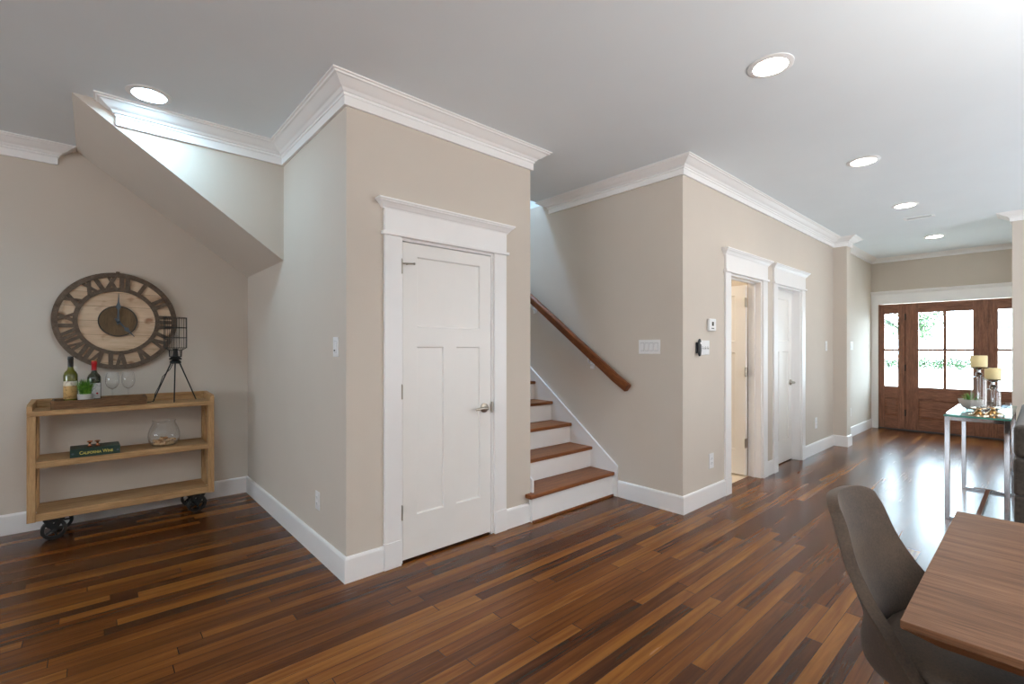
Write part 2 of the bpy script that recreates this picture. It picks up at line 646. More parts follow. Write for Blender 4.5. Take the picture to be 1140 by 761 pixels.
wall_with_windows('wall_west', 'y', XW, YS - 0.1, 5.2, WEST_WIN, 'wall of big windows behind and left of the camera')
wall_with_windows('wall_south', 'x', YS, XW, 8.13, SOUTH_WIN, 'wall with two windows behind the camera')
k = 0
for along, pos, wins in (('y', XW, WEST_WIN), ('x', YS, SOUTH_WIN)):
    for (u0, u1) in wins:
        k += 1
        r = thing('window_%d' % k, 'white framed window behind the camera', 'window', kind='structure')
        fr, gp = MB(), MB()

        def bx(mb, a, b, z0, z1, d0, d1):
            if along == 'y':
                mb.box(pos + d0, pos + d1, a, b, z0, z1)
            else:
                mb.box(a, b, pos + d0, pos + d1, z0, z1)
        for a, b, z0, z1 in ((u0, u0 + .06, .5, 2.4), (u1 - .06, u1, .5, 2.4), (u0 + .06, u1 - .06, .5, .56), (u0 + .06, u1 - .06, 2.34, 2.4), ((u0 + u1) / 2 - .02, (u0 + u1) / 2 + .02, .56, 2.34)):
            bx(fr, a, b, z0, z1, -0.09, -0.04)
        bx(gp, u0 + .05, u1 - .05, .55, 2.35, -0.07, -0.065)
        bl = MB()
        bx(bl, u0 + .001, u1 - .001, .501, 2.399, -0.035, -0.03)
        bl.build('sky_block_panel', M['trim'], r)  # added unseen opaque panel, keeps the sky light out of the room
        fr.build('window_frame', M['trim'], r)
        gp.build('window_pane', M['pane'], r)

# ------------------------------------------------------------------ crown moulding, baseboards
CP = [(-.02, -.140), (.018, -.140), (.018, -.088), (.024, -.086), (.027, -.078), (.024, -.071), (.034, -.068), (.040, -.060), (.045, -.054),
      (.056, -.050), (.068, -.043), (.080, -.034), (.090, -.026), (.098, -.020), (.110, -.018), (.114, -.010), (.125, -.008), (.125, 0.01), (-.02, 0.01)]


def crown(name, path, label, s=1.0, so=1.0):
    prof = [(o * so if o > 0 else o, H + (z * s if z < 0 else z)) for o, z in CP]
    mb = MB().sweep(path, prof)
    return structure(mb, name, M['trim'], label, 'crown moulding')


e = 0.004
crown('trim_crown_alcove', [(XW, 5.10), (-0.225, 5.10), (-0.225, 5.10 + e)], 'white crown moulding on the alcove wall ending before the slope')
crown('trim_crown_closet', [(0.125, 3.95 + e), (0.125, 3.95), (1.115, 3.95), (1.115, 2.725), (2.62, 2.725), (2.62, 3.595)],
      'white crown moulding wrapping the closet block')
crown('trim_crown_hall', [(3.67 + e, 3.50), (3.67, 3.50), (3.67, 1.985), (7.93, 1.985), (7.93, 1.82), (8.13, 1.82), (8.13, 1.99)],
      'white crown moulding along the stair wall and the hall wall', 0.87)
crown('trim_crown_entry', [(8.13, 1.995), (XE, 1.995), (XE, 0.0), (8.13, 0.0)], 'white crown moulding around the entry', 0.52, 0.85)
crown('trim_crown_right', [(8.13, 0.224), (7.93, 0.224), (7.93, YS)], 'white crown moulding on the right wall end', 0.72)

BP = [(-.01, 0.0), (.016, 0.0), (.016, .138), (.012, .148), (.004, .152), (-.01, .152)]


def base(name, paths, label):
    mb = MB()
    for p in paths:
        mb.sweep(p, BP)
    return structure(mb, name, M['trim'], label, 'baseboard')


base('baseboard_alcove', [[(XW, 5.10), (1.115, 5.10), (1.115, 2.725), (1.352, 2.725)]], 'white baseboard below the clock wall and round the closet block')
base('baseboard_closet', [[(2.350, 2.725), (2.612, 2.725)]], 'short white baseboard between closet door and stairs')
base('baseboard_stair', [[(3.67, 2.625), (3.67, 1.985), (4.438, 1.985)]], 'white baseboard from the stairs round the corner to the open door')
base('baseboard_hall', [[(5.452, 1.985), (5.637, 1.985)], [(6.675, 1.985), (7.93, 1.985), (7.93, 1.82), (8.13, 1.82), (8.13, 1.995), (XE, 1.995), (XE, 1.990)]],
     'white baseboard along the far hall wall and pier')
base('baseboard_right', [[(8.13, 0.0), (8.13, 0.224), (7.93, 0.224), (7.93, YS)]], 'white baseboard on the right wall end')


# ------------------------------------------------------------------ interior doors
HP = [(-.01, 0), (.012, 0), (.012, .006), (.020, .012), (.026, .022), (.036, .034), (.046, .040), (.046, .046), (.054, .050), (.054, .060), (-.01, .060)]


def casing(root, x0, x1, ztop, Y):
    cw = 0.115
    for s, a, b in ((-1, x0 - cw, x0), (1, x1, x1 + cw)):
        mb = MB().box(a, b, Y - 0.020, Y, 0.165, ztop)
        mb.box(a - 0.003 if s < 0 else a, b if s < 0 else b + 0.003, Y - 0.024, Y, 0, 0.165)
        mb.build('side_casing', M['trim'], root, bevel=0.002)
    mb = MB()
    mb.box(x0 - cw - 0.018, x1 + cw + 0.018, Y - 0.036, Y, ztop, ztop + 0.020)
    mb.box(x0 - cw, x1 + cw, Y - 0.022, Y, ztop + 0.020, ztop + 0.165)
    z = ztop + 0.160
    xl, xr = x0 - cw, x1 + cw
    mb.sweep([(xl, Y + .001), (xl, Y - 0.012), (xr, Y - 0.012), (xr, Y + .001)], [(o, z + zz) for o, zz in HP])
    mb.build('head_casing', M['trim'], root, bevel=0.0015)


def jamb(root, x0, x1, ztop, Y0, Y1, stop=None):
    t = 0.018
    mb = MB()
    mb.box(x0 - 0.001, x0 + t, Y0, Y1, 0, ztop).box(x1 - t, x1 + 0.001, Y0, Y1, 0, ztop).box(x0 + t, x1 - t, Y0, Y1, ztop - t, ztop + 0.001)
    if stop:
        a, b = stop
        mb.box(x0 + t, x0 + t + .012, a, b, 0, ztop - t).box(x1 - t - .012, x1 - t, a, b, 0, ztop - t)
        mb.box(x0 + t, x1 - t, a, b, ztop - t - .012, ztop - t)
    mb.build('jamb', M['trim'], root, bevel=0.001)


def panel_leaf(mb, x0, x1, z0, z1, y0, y1, cells):
    """flat panelled leaf: frame members and recessed panels with sloping sticking"""
    d = 0.011
    xs = sorted({x0, x1} | {c for q in cells for c in q[:2]})
    zs = sorted({z0, z1} | {c for q in cells for c in q[2:]})
    for i in range(len(xs) - 1):
        for j in range(len(zs) - 1):
            cx_, cz_ = (xs[i] + xs[i + 1]) / 2, (zs[j] + zs[j + 1]) / 2
            if any(q[0] < cx_ < q[1] and q[2] < cz_ < q[3] for q in cells):
                continue
            for y, s in ((y0, 1), (y1, -1)):
                mb.f([mb.v(p) for p in ((xs[i], y, zs[j]), (xs[i + 1], y, zs[j]), (xs[i + 1], y, zs[j + 1]), (xs[i], y, zs[j + 1]))])
    for a, b, c, e_ in cells:
        k = 0.007
        for y, s in ((y0, d), (y1, -d)):
            o = [mb.v(p) for p in ((a, y, c), (b, y, c), (b, y, e_), (a, y, e_))]
            n = [mb.v(p) for p in ((a + k, y + s, c + k), (b - k, y + s, c + k), (b - k, y + s, e_ - k), (a + k, y + s, e_ - k))]
            mb.f(n)
            for q in range(4):
                r = (q + 1) % 4
                mb.f([o[q], o[r], n[r], n[q]])
    for (xa, xb) in ((x0, x0), (x1, x1)):
        mb.f([mb.v(p) for p in ((xa, y0, z0), (xa, y1, z0), (xa, y1, z1), (xa, y0, z1))])
    for z in (z0, z1):
        mb.f([mb.v(p) for p in ((x0, y0, z), (x1, y0, z), (x1, y1, z), (x0, y1, z))])
    bmesh.ops.remove_doubles(mb.b, verts=mb.b.verts[:], dist=1e-5)
    return mb


def craftsman(x0, x1, z0, z1):
    W, Hh = x1 - x0, z1 - z0
    s = W * 0.155
    m = W * 0.14
    zc0, zc1 = z0 + Hh * 0.645, z0 + Hh * 0.705
    return [(x0 + s, x1 - s, zc1, z1 - 0.105),
            (x0 + s, (x0 + x1) / 2 - m / 2, z0 + 0.265, zc0),
            ((x0 + x1) / 2 + m / 2, x1 - s, z0 + 0.265, zc0)]


def hinge(root, x, y, z, hz=0.09, axis_only=True):
    mb = MB().cyl((x, y, z - hz / 2), (x, y, z + hz / 2), 0.0065, n=10)
    mb.cyl((x, y, z + hz / 2), (x, y, z + hz / 2 + 0.006), 0.004, n=8)
    return mb


def lever(root, x, y, z, direction=-1):
    """lever handle on a rosette, on a face looking to -Y"""
    h = MB().lathe([(0.035, 0), (0.035, -0.007), (0.029, -0.013), (0.014, -0.016), (0.013, -0.045)], (x, y, z), 24, axis='y')
    h.tube([(x, y - .045, z), (x + direction * .02, y - .050, z), (x + direction * .055, y - .050, z + .003), (x + direction * .085, y - .048, z), (x + direction * .108, y - .046, z - .005)],
           [.013, .012, .0105, .009, .007], 10)
    return h.build('door_handle', M['nickel'], root, smooth=40)


# closet door
r = thing('door_1', 'white three-panel closet door in the greige closet block', 'door', (1.85, 2.725, 0), kind='structure')
casing(r, 1.465, 2.235, D_TOP, 2.725)
jamb(r, 1.465, 2.235, D_TOP, 2.725, 2.845)
x0, x1, z0, z1 = 1.486, 2.214, 0.018, 2.066
cells = [(1.592, 2.112, 1.522, 1.982), (1.590, 1.798, 0.292, 1.392), (1.904, 2.112, 0.292, 1.392)]
panel_leaf(MB(), x0, x1, z0, z1, 2.728, 2.763, cells).build('door_leaf', M['door'], r)
for hz in (1.905, 1.10, 0.325):
    hinge(r, 1.4765, 2.7205, hz).build('hinge', M['nickel'], r, smooth=40)
stp = MB().tube([(1.4765, 2.714, 1.925), (1.510, 2.700, 1.925), (1.545, 2.694, 1.927)], .005, 8).cyl((1.516, 2.699, 1.925), (1.512, 2.726, 1.925), .005, n=8).cyl((1.545, 2.694, 1.927), (1.555, 2.692, 1.928), .007, n=8)
stp.build('hinge_stop', M['nickel'], r, smooth=40)
lever(r, 2.150, 2.728, 0.945)
MB().box(2.214, 2.220, 2.712, 2.724, 0.905, 0.985).build('latch_plate', M['nickel'], r)

# open door into the small room
r = thing('door_2', 'white framed doorway with its door standing open, nearer of the two hall doors', 'door', (4.944, 1.985, 0), kind='structure')
casing(r, D1[0], D1[1], HT, 1.985)
jamb(r, D1[0], D1[1], HT, 1.985, 2.118, (2.045, 2.075))
DXa, DXb = 5.270, 5.305
leaf2 = MB()
leaf2.M = Matrix.Translation((DXa, 2.122, 0)) @ Matrix.Rotation(PI / 2, 4, 'Z')
panel_leaf(leaf2, 0, 0.735, 0.012, 2.07, -0.035, 0.0, craftsman(0, 0.735, 0.012, 2.07))
leaf2.build('door_leaf', M['door'], r)
for hz in (1.88, 1.13, 0.36):
    mb = MB().box(DXa - 0.034, DXa - 0.002, 2.1175, 2.1205, hz - .05, hz + .05)
    mb.cyl((DXa - 0.004, 2.119, hz - .05), (DXa - 0.004, 2.119, hz + .05), 0.007, n=10)
    mb.box(DXa, DXa + 0.032, 2.1195, 2.1215, hz - .05, hz + .05)
    mb.build('hinge', M['nickel'], r)
lev = MB()

# closed hall door
r = thing('door_3', 'closed white three-panel door, farther of the two hall doors', 'door', (6.156, 1.985, 0), kind='structure')
casing(r, D2[0], D2[1], HT, 1.985)
jamb(r, D2[0], D2[1], HT, 1.985, 2.11, (2.062, 2.074))
x0, x1, z0, z1 = D2[0] + .020, D2[1] - .020, 0.012, HT - 0.022
panel_leaf(MB(), x0, x1, z0, z1, 2.075, 2.108, craftsman(x0, x1, z0, z1)).build('door_leaf', M['door'], r)
lever(r, 6.475, 2.075, 0.965, -1)
MB().box(3.9, 3.9001, 2.2, 2.2001, 0, 0.0001).b.free()

# threshold strips and darkness behind doors: closet and far room stay closed boxes
structure(MB().box(1.235, 2.50, 3.4, 3.45, 0, H), 'wall_closet_back', M['wall'], 'back wall inside the closet', 'wall')
structure(MB().box(5.62, 5.70, 2.11, 4.0, 0, H), 'wall_bathroom_side', M['wall'], 'side wall between the two small rooms', 'wall')

# ------------------------------------------------------------------ front door with sidelights
r = thing('door_4', 'brown wooden front door with glass panes between two sidelights', 'front door', (XE, 1.03, 0), kind='structure')
XF = XE + 0.01                     # room-side face of the woodwork


def rails(mb_v, mb_h, y0, y1, z0, z1, opens, x0, x1):
    """stiles and rails around openings stacked in one bay"""
    ya = max(o[0] for o in opens); yb = min(o[1] for o in opens)
    lo, hi = opens[0][0], opens[0][1]
    mb_v.box(x0, x1, y0, lo, z0, z1).box(x0, x1, hi, y1, z0, z1)
    zz = z0
    for o in sorted(opens, key=lambda q: q[2]):
        mb_h.box(x0, x1, lo, hi, zz, o[2])
        zz = o[3]
    mb_h.box(x0, x1, lo, hi, zz, z1)


def raised(y0, y1, z0, z1, x):
    mb = MB()
    k = 0.035
    o = [mb.v(p) for p in ((x + .016, y0, z0), (x + .016, y1, z0), (x + .016, y1, z1), (x + .016, y0, z1))]
    n = [mb.v(p) for p in ((x + .004, y0 + k, z0 + k), (x + .004, y1 - k, z0 + k), (x + .004, y1 - k, z1 - k), (x + .004, y0 + k, z1 - k))]
    bk = [mb.v(p) for p in ((x + .035, y0, z0), (x + .035, y1, z0), (x + .035, y1, z1), (x + .035, y0, z1))]
    mb.f(n); mb.f(bk)
    for q in range(4):
        s = (q + 1) % 4
        mb.f([o[q], o[s], n[s], n[q]]); mb.f([bk[q], bk[s], o[s], o[q]])
    return mb


def unit(name, y0, y1, gy, panel_z, label):
    p = thing(name, label, 'x')
    del p['category']
    p.parent = r
    p.location = (0, (y0 + y1) / 2 - 1.03, 0)
    op = [(gy[0], gy[1], panel_z[0], panel_z[1]), (gy[0], gy[1], 0.74, 1.985)]
    v, h = MB(), MB()
    rails(v, h, y0, y1, 0.02, 2.148, op, XF, XF + 0.05)
    v.build('stile', M['entry'], p, bevel=0.003)
    h.build('rail', M['entry_h'], p, bevel=0.003)
    raised(gy[0], gy[1], panel_z[0], panel_z[1], XF).build('raised_panel', M['entry_h'], p)
    MB().box(XF + .024, XF + .030, gy[0] - .01, gy[1] + .01, 0.73, 1.995).build('glass_pane', M['pane'], p)
    bars = MB().box(XF + .006, XF + .044, gy[0], gy[1], 1.345, 1.384)
    if gy[1] - gy[0] > 0.4:
        c = (gy[0] + gy[1]) / 2
        bars.box(XF + .005, XF + .045, c - .019, c + .019, 0.74, 1.345).box(XF + .005, XF + .045, c - .019, c + .019, 1.384, 1.985)
    bars.build('glazing_bar', M['entry'], p, bevel=0.003)
    return p


unit('sidelight', 1.540, 1.880, (1.629, 1.812), (0.229, 0.545), 'narrow sidelight left of the front door leaf')
p = unit('door_leaf', 0.545, 1.522, (0.711, 1.362), (0.216, 0.532), 'wide front door leaf with four panes')
for hz in (1.92, 1.06, 0.30):
    MB().cyl((XF - .006, 1.531, hz - .055), (XF - .006, 1.531, hz + .055), .009, n=10).build('hinge', M['black'], p, smooth=40)
unit('sidelight', 0.172, 0.516, (0.252, 0.437), (0.229, 0.545), 'narrow sidelight right of the front door leaf')
fr = MB()
fr.box(XE + .002, XE + .118, 1.880, 1.892, 0.0, 2.153).box(XE + .002, XE + .118, 0.159, 0.172, 0.0, 2.153)
fr.box(XF + .012, XF + .06, 1.522, 1.540, 0.02, 2.148).box(XF + .012, XF + .06, 0.516, 0.545, 0.02, 2.148)
fr.build('frame', M['entry'], r)
MB().box(XE - .03, XE + .118, EY0 + .002, EY1 - .002, 0.0, 0.019).build('threshold', M['slot'], r, bevel=0.003)
cs = MB().box(XE - .022, XE, EY1, 1.992, 0, EZ).box(XE - .026, XE, EY1, 1.992, 0, .165)
cs.build('side_casing', M['trim'], r, bevel=0.002)
MB().box(XE - .022, XE, 0.05, EY0, 0, EZ).build('side_casing', M['trim'], r, bevel=0.002)
hc = MB().box(XE - .024, XE, 0.01, 1.994, EZ, EZ + .165)
hc.sweep([(XE - .012, 1.993), (XE - .012, 0.012)], [(o, EZ + .160 + z) for o, z in HP])
hc.build('head_casing', M['trim'], r, bevel=0.0015)

# ------------------------------------------------------------------ staircase
r = thing('staircase', 'staircase with brown wooden treads and white risers between the walls', 'staircase', (3.14, 2.68, 0), kind=None)
NY, RUN, NZ, RISE = 2.652, 0.2635, 0.228, 0.199
for kk in range(5):
    y, z = NY + RUN * kk, NZ + RISE * kk
    xa = 2.555 if kk == 0 else 2.624
    mb = MB()
    if kk == 0:
        mb.prism([(2.555, y), (3.648, y), (3.648, y + RUN + .03), (2.624, y + RUN + .03), (2.624, 2.722), (2.555, 2.722)], 'z', z - .032, z)
    else:
        mb.box(xa, 3.648, y, y + RUN + .03, z - .032, z)
    mb.build('tread', M['tread'], r, bevel=0.009, seg=3)
    mb = MB().box(2.600 if kk == 0 else 2.624, 3.648, y + .028, y + .046, (0.0 if kk == 0 else z - RISE), z - .032)
    if kk == 0:
        mb.box(2.600, 2.618, y + .046, 2.722, 0, z - .032)
    mb.build('riser', M['trim'], r)
mb = MB().box(2.624, 3.66, NY + RUN * 5 + 0.0, 5.09, NZ + RISE * 5 - .05, NZ + RISE * 5)
mb.build('landing', M['tread'], r, bevel=0.006)
MB().box(2.624, 3.648, NY + RUN * 5 + .03, NY + RUN * 5 + .048, NZ + RISE * 4, NZ + RISE * 5 - .05).build('riser', M['trim'], r)
MB().box(2.594, 3.648, NY + .012, NY + .028, 0, .018).build('shoe_strip', M['rail'], r, bevel=0.004)
# skirt boards: wall side and closet side
sl = RISE / RUN
mb = MB().prism([(2.629, 0), (2.629, 0.285), (3.97, 0.285 + (3.97 - 2.629) * 0.762), (3.97, 0.9), (3.0, 0)], 'x', 3.648, 3.668)
mb.prism([(2.629, 0.279), (2.629, 0.287), (3.97, 0.287 + (3.97 - 2.629) * 0.762), (3.97, 0.279 + (3.97 - 2.629) * 0.762)], 'x', 3.644, 3.668)
mb.build('skirt_board', M['trim'], r, bevel=0.001)
mb = MB().prism([(2.700, 0.228), (2.700, 0.325), (2.83, 0.425), (3.97, 0.425 + 1.14 * 0.76), (3.97, 0.9), (3.1, 0.235)], 'x', 2.6205, 2.636)
mb.build('skirt_board', M['trim'], r, bevel=0.001)

# handrail
r = thing('handrail', 'brown wooden handrail on white brackets on the stair wall', 'handrail', (3.67, 2.5, 1.0))
RP = [(-.024, -.042), (-.026, -.020), (-.033, .004), (-.030, .022), (-.014, .034), (.014, .034), (.030, .022), (.033, .004), (.026, -.020), (.024, -.042)]
pts = [(3.595, 4.35, 2.392), (3.595, 2.655, 1.155), (3.598, 2.60, 1.112), (3.602, 2.475, 1.030)]
mb = MB()
rings = []
for i, p in enumerate(pts):
    a = Vector(pts[max(i - 1, 0)]); b = Vector(pts[min(i + 1, len(pts) - 1)])
    t_ = (b - a).normalized()
    up = Vector((1, 0, 0)).cross(t_)
    if up.z < 0:
        up = -up
    rings.append([mb.v(Vector(p) + Vector((1, 0, 0)) * u + up * v_) for u, v_ in RP])
for i in range(len(rings) - 1):
    for q in range(len(RP)):
        s = (q + 1) % len(RP)
        mb.f([rings[i][q], rings[i][s], rings[i + 1][s], rings[i + 1][q]])
mb.f(rings[0]); mb.f(rings[-1][::-1])
mb.build('rail', M['rail'], r, smooth=35)
for by in (3.735, 2.93):
    bz = 1.155 + (by - 2.655) * 0.73
    mb = MB().box(3.660, 3.668, by - .024, by + .024, bz - .170, bz - .095)
    mb.tube([(3.663, by, bz - .13), (3.630, by, bz - .13), (3.600, by, bz - .10), (3.595, by, bz - .030)], .008, 8)
    mb.build('bracket', M['plastic'], r, smooth=40)


# ------------------------------------------------------------------ recessed lights, vent
def can(x, y, z, warm, label, R=0.086):
    t = thing('recessed_ceiling_light', label, 'ceiling light', (x, y, z), group='recessed ceiling lights')
    mb = MB().lathe([(R, -0.0005), (R + .030, -0.0005), (R + .030, -0.004), (R + .022, -0.0065), (R + .001, -0.0085), (R, -0.0005)], (x, y, z), 40, cap=False)
    mb.build('trim_ring', M['plastic'], t, smooth=50)
    MB().lathe([(R - .001, -.0075), (R - .001, -.0015)], (x, y, z), 40).build('light_lens', CANW if warm else CANC, t)
    return t


CANW = glow('warm_lamp_lens', (1.0, 0.86, 0.68, 1), CAN_WARM)
CANC = glow('cool_lamp_lens', (0.50, 0.80, 1.0, 1), CAN_COOL)
can(0.258, 3.667, H, False, 'cool white recessed ceiling light by the sloping alcove soffit')
can(2.81, 1.00, H, True, 'warm recessed ceiling light nearest the camera over the hall, largest of the hall row')
can(4.815, 0.99, H, True, 'warm recessed ceiling light, second in the hall row from the camera')
can(6.63, 0.99, H, True, 'warm recessed ceiling light just before the ceiling vent')
can(8.77, 0.99, H, True, 'warm recessed ceiling light in the entry, past the ceiling vent')

t = thing('ceiling_vent', 'white slotted air vent in the ceiling between two recessed lights', 'air vent', (7.36, 0.97, H))
mb = MB()
for a, b, c, d in ((7.295, 7.425, .83, .855), (7.295, 7.425, 1.085, 1.11), (7.295, 7.315, .855, 1.085), (7.405, 7.425, .855, 1.085)):
    mb.box(a, b, c, d, H - .007, H - .0002)
mb.build('frame', M['plastic'], t, bevel=0.002)
MB().box(7.315, 7.405, .930, 1.085, H - .0012, H - .0002).build('backing', M['gap'], t)
MB().box(7.315, 7.405, .855, .9299, H - .0012, H - .0002).build('duct_shade_sheet', M['slot'], t)  # dark-coloured sheet in place of the shade between the louvres
mb = MB()
for i in range(20):
    yy = .860 + i * .0115
    if i < 6:                                     # open louvres at the right end
        mb.box(7.315, 7.405, yy, yy + .003, H - .0065, H - .001)
        continue
    mb.hexa([(7.315, yy, H - .0065), (7.405, yy, H - .0065), (7.405, yy + .006, H - .001), (7.315, yy + .006, H - .001)],
            [(7.315, yy + .0015, H - .0065), (7.405, yy + .0015, H - .0065), (7.405, yy + .0075, H - .001), (7.315, yy + .0075, H - .001)])
mb.build('slat', M['plastic'], t)


# ------------------------------------------------------------------ switches, outlets, thermostat
def plate(name, label, cat, pos, face, w, h, kind, n=1, group=None):
    """wall plate: face 'x' looks to -X at plane x, face 'y' looks to -Y at plane y; local u along the wall"""
    x, y, z = pos
    t = thing(name, label, cat, (x, y, z), -PI / 2 if face == 'x' else 0, group)   # local: -Y is out of the wall
    MB().box(-w / 2, w / 2, -.006, -.0003, -h / 2, h / 2).build('plate', M['plastic'], t, bevel=0.002, local=True)
    for i in range(n):
        u = (i - (n - 1) / 2) * 0.046
        if kind == 'rocker':
            mb = MB()
            mb.hexa([(u - .0165, -.006, -.033), (u + .0165, -.006, -.033), (u + .0165, -.006, .033), (u - .0165, -.006, .033)],
                    [(u - .0155, -.013, -.032), (u + .0155, -.013, -.032), (u + .0155, -.008, .032), (u - .0155, -.008, .032)])
            mb.build('rocker', M['plastic'], t, local=True)
            MB().box(u - .0185, u + .0185, -.0066, -.0058, -.036, .036).build('rocker_gap', M['gap'], t, local=True)
        elif kind == 'dimmer':
            MB().box(u - .0185, u + .0185, -.0066, -.0058, -.036, .036).build('rocker_gap', M['gap'], t, local=True)
            MB().box(u - .0168, u + .0168, -.010, -.006, -.034, .034).build('paddle', M['plastic'], t, bevel=.001, local=True)
            MB().box(u - .006, u + .008, -.014, -.010, -.026, -.018).build('slider', M['slot'], t, local=True)
        elif kind == 'toggle':
            MB().box(u - .006, u + .006, -.0066, -.0058, -.013, .013).build('toggle_gap', M['gap'], t, local=True)
            mb = MB().hexa([(u - .005, -.006, -.010), (u + .005, -.006, -.010), (u + .005, -.006, .004), (u - .005, -.006, .004)],
                           [(u - .0045, -.018, -.014), (u + .0045, -.018, -.014), (u + .0045, -.018, -.006), (u - .0045, -.018, -.006)])
            mb.build('toggle', M['plastic'], t, local=True)
        else:
            for dz in (.020, -.020):
                mb = MB().lathe([(.0165, -.0055), (.0165, -.0085), (.0150, -.0095)], (u, 0, dz), 20, axis='y')
                mb.build('socket', M['plastic'], t, local=True)
                s = MB()
                for du in (-.006, .006):
                    s.box(u + du - .0012, u + du + .0012, -.0100, -.0094, dz - .001, dz + .008)
                s.lathe([(.0022, -.0094), (.0022, -.0100)], (u, 0, dz - .007), 8, axis='y')
                s.build('slots', M['slot'], t, local=True)
    return t


plate('dimmer_switch', 'single white dimmer switch on the closet side wall', 'light switch', (1.115, 2.878, 1.390), 'x', .075, .122, 'dimmer')
plate('wall_outlet', 'white outlet low on the closet side wall', 'outlet', (1.115, 3.190, 0.373), 'x', .075, .120, 'outlet')
plate('light_switch', 'wide white four-rocker switch plate on the stair wall below the handrail end', 'light switch', (3.67, 2.298, 1.397), 'x', .215, .125, 'rocker', 4)
plate('light_switch', 'white toggle switch plate under the thermostat, next to the black remote', 'light switch', (4.030, 1.985, 1.390), 'y', .205, .128, 'toggle', 4)
plate('wall_outlet', 'white outlet low on the hall wall left of the open door', 'outlet', (4.175, 1.985, 0.368), 'y', .085, .135, 'outlet')
plate('light_switch', 'small white switch on the hall wall just before the pier', 'light switch', (7.60, 1.985, 1.420), 'y', .085, .135, 'rocker')
plate('wall_outlet', 'white outlet low on the hall wall between the closed door and the pier', 'outlet', (7.15, 1.985, 0.400), 'y', .085, .145, 'outlet')
plate('light_switch', 'white switch plate on the entry wall behind the pier', 'light switch', (8.95, 1.995, 1.43), 'y', .16, .13, 'rocker', 2)
plate('wall_outlet', 'white outlet low on the entry wall behind the pier', 'outlet', (8.87, 1.995, 0.385), 'y', .085, .135, 'outlet')

t = thing('thermostat', 'white thermostat with a small grey display above the hall switches', 'thermostat', (4.160, 1.985, 1.595))
MB().box(-.066, .066, -.026, -.0003, -.055, .055).build('body', M['plastic'], t, bevel=.009, seg=3, local=True)
MB().box(-.020, .012, -.0275, -.0255, -.010, .026).build('display', M['lcd'], t, local=True)
MB().box(.034, .046, -.0285, -.0255, -.004, .022).build('buttons', M['plastic'], t, bevel=.002, local=True)
MB().box(-.030, .020, -.0268, -.0257, -.036, -.028).build('name_bar', M['slot'], t, local=True)

t = thing('remote_control', 'black remote control in a wall holder beside the toggle switches', 'remote control', (3.905, 1.985, 1.39))
mb = MB()
for i in range(9):
    z = -.075 + .15 * i / 8
    k = .021 * math.sqrt(max(0.05, 1 - (abs(z) / .078) ** 4))
    if i == 0:
        rg = []
    d = .028 * math.sqrt(max(0.1, 1 - (abs(z) / .08) ** 4))
    rg.append([mb.v((k * math.cos(a), -.016 + d * .5 * math.sin(a) - .012, z)) for a in [2 * PI * q / 16 for q in range(16)]])
for i in range(8):
    for q in range(16):
        s = (q + 1) % 16
        mb.f([rg[i][q], rg[i][s], rg[i + 1][s], rg[i + 1][q]])
mb.f(rg[0][::-1]); mb.f(rg[-1])
mb.build('body', M['remote'], t, smooth=50, local=True)
MB().box(-.017, .017, -.012, -.0003, -.050, .045).build('wall_holder', M['remote'], t, bevel=.003, local=True)
MB().lathe([(.011, -.038), (.011, -.0425), (.009, -.0435)], (0, 0, .038), 18, axis='y').build('button_pad', M['plastic'], t, local=True)
mb = MB()
for i in range(3):
    mb.box(-.008, .008, -.0425, -.038, .005 - i * .018, .013 - i * .018)
mb.build('buttons', M['slot'], t, local=True)

# ------------------------------------------------------------------ shelf cart
cx0, cx1, cy0, cy1 = -0.350, 0.775, 4.715, 5.060
t = thing('shelf_cart', 'light wooden three-shelf console cart on black iron casters under the clock', 'shelf cart', (0.2125, 4.89, 0))
P = 0.046
for (xa, ya) in ((cx0, cy0), (cx1 - P, cy0), (cx0, cy1 - P), (cx1 - P, cy1 - P)):
    MB().box(xa, xa + P, ya, ya + P, .153, .900).build('post', M['cart_v'], t, bevel=.002)
for nm, z0, z1 in (('bottom_shelf', .155, .208), ('middle_shelf', .530, .576)):
    MB().box(cx0 + P, cx1 - P, cy0 + .004, cy1 - .004, z0, z1).build(nm, M['cart'], t, bevel=.003)
MB().box(cx0, cx1, cy0 - .004, cy1, .900, .936).build('top_board', M['cart'], t, bevel=.003)
mb = MB().box(cx0, cx1, cy1 - .022, cy1, .936, .998)
mb.build('back_rail', M['cart'], t, bevel=.002)
for xa in (cx0, cx1 - .030):
    mb = MB().prism([(cy0 - .002, .936), (cy1 - .022, .936), (cy1 - .022, .998), (cy0 + .20, .992), (cy0 + .02, .984), (cy0 - .002, .972)], 'x', xa, xa + .030)
    mb.build('side_rail', M['cart'], t, bevel=.002)
for xa in (cx0 + .010, cx1 - .036):
    for za, zb in ((.208, .530), (.576, .900)):
        a = Vector((0, cy0 + P, za)); b = Vector((0, cy1 - P, zb))
        mb = MB()
        wv = .017
        mb.prism([(a.y, a.z), (a.y + wv * 1.6, a.z), (b.y, b.z - wv * 1.8), (b.y, b.z), (b.y - wv * 1.6, b.z), (a.y, a.z + wv * 1.8)], 'x', xa, xa + .026)
        mb.build('end_brace', M['cart_v'], t, bevel=.001)


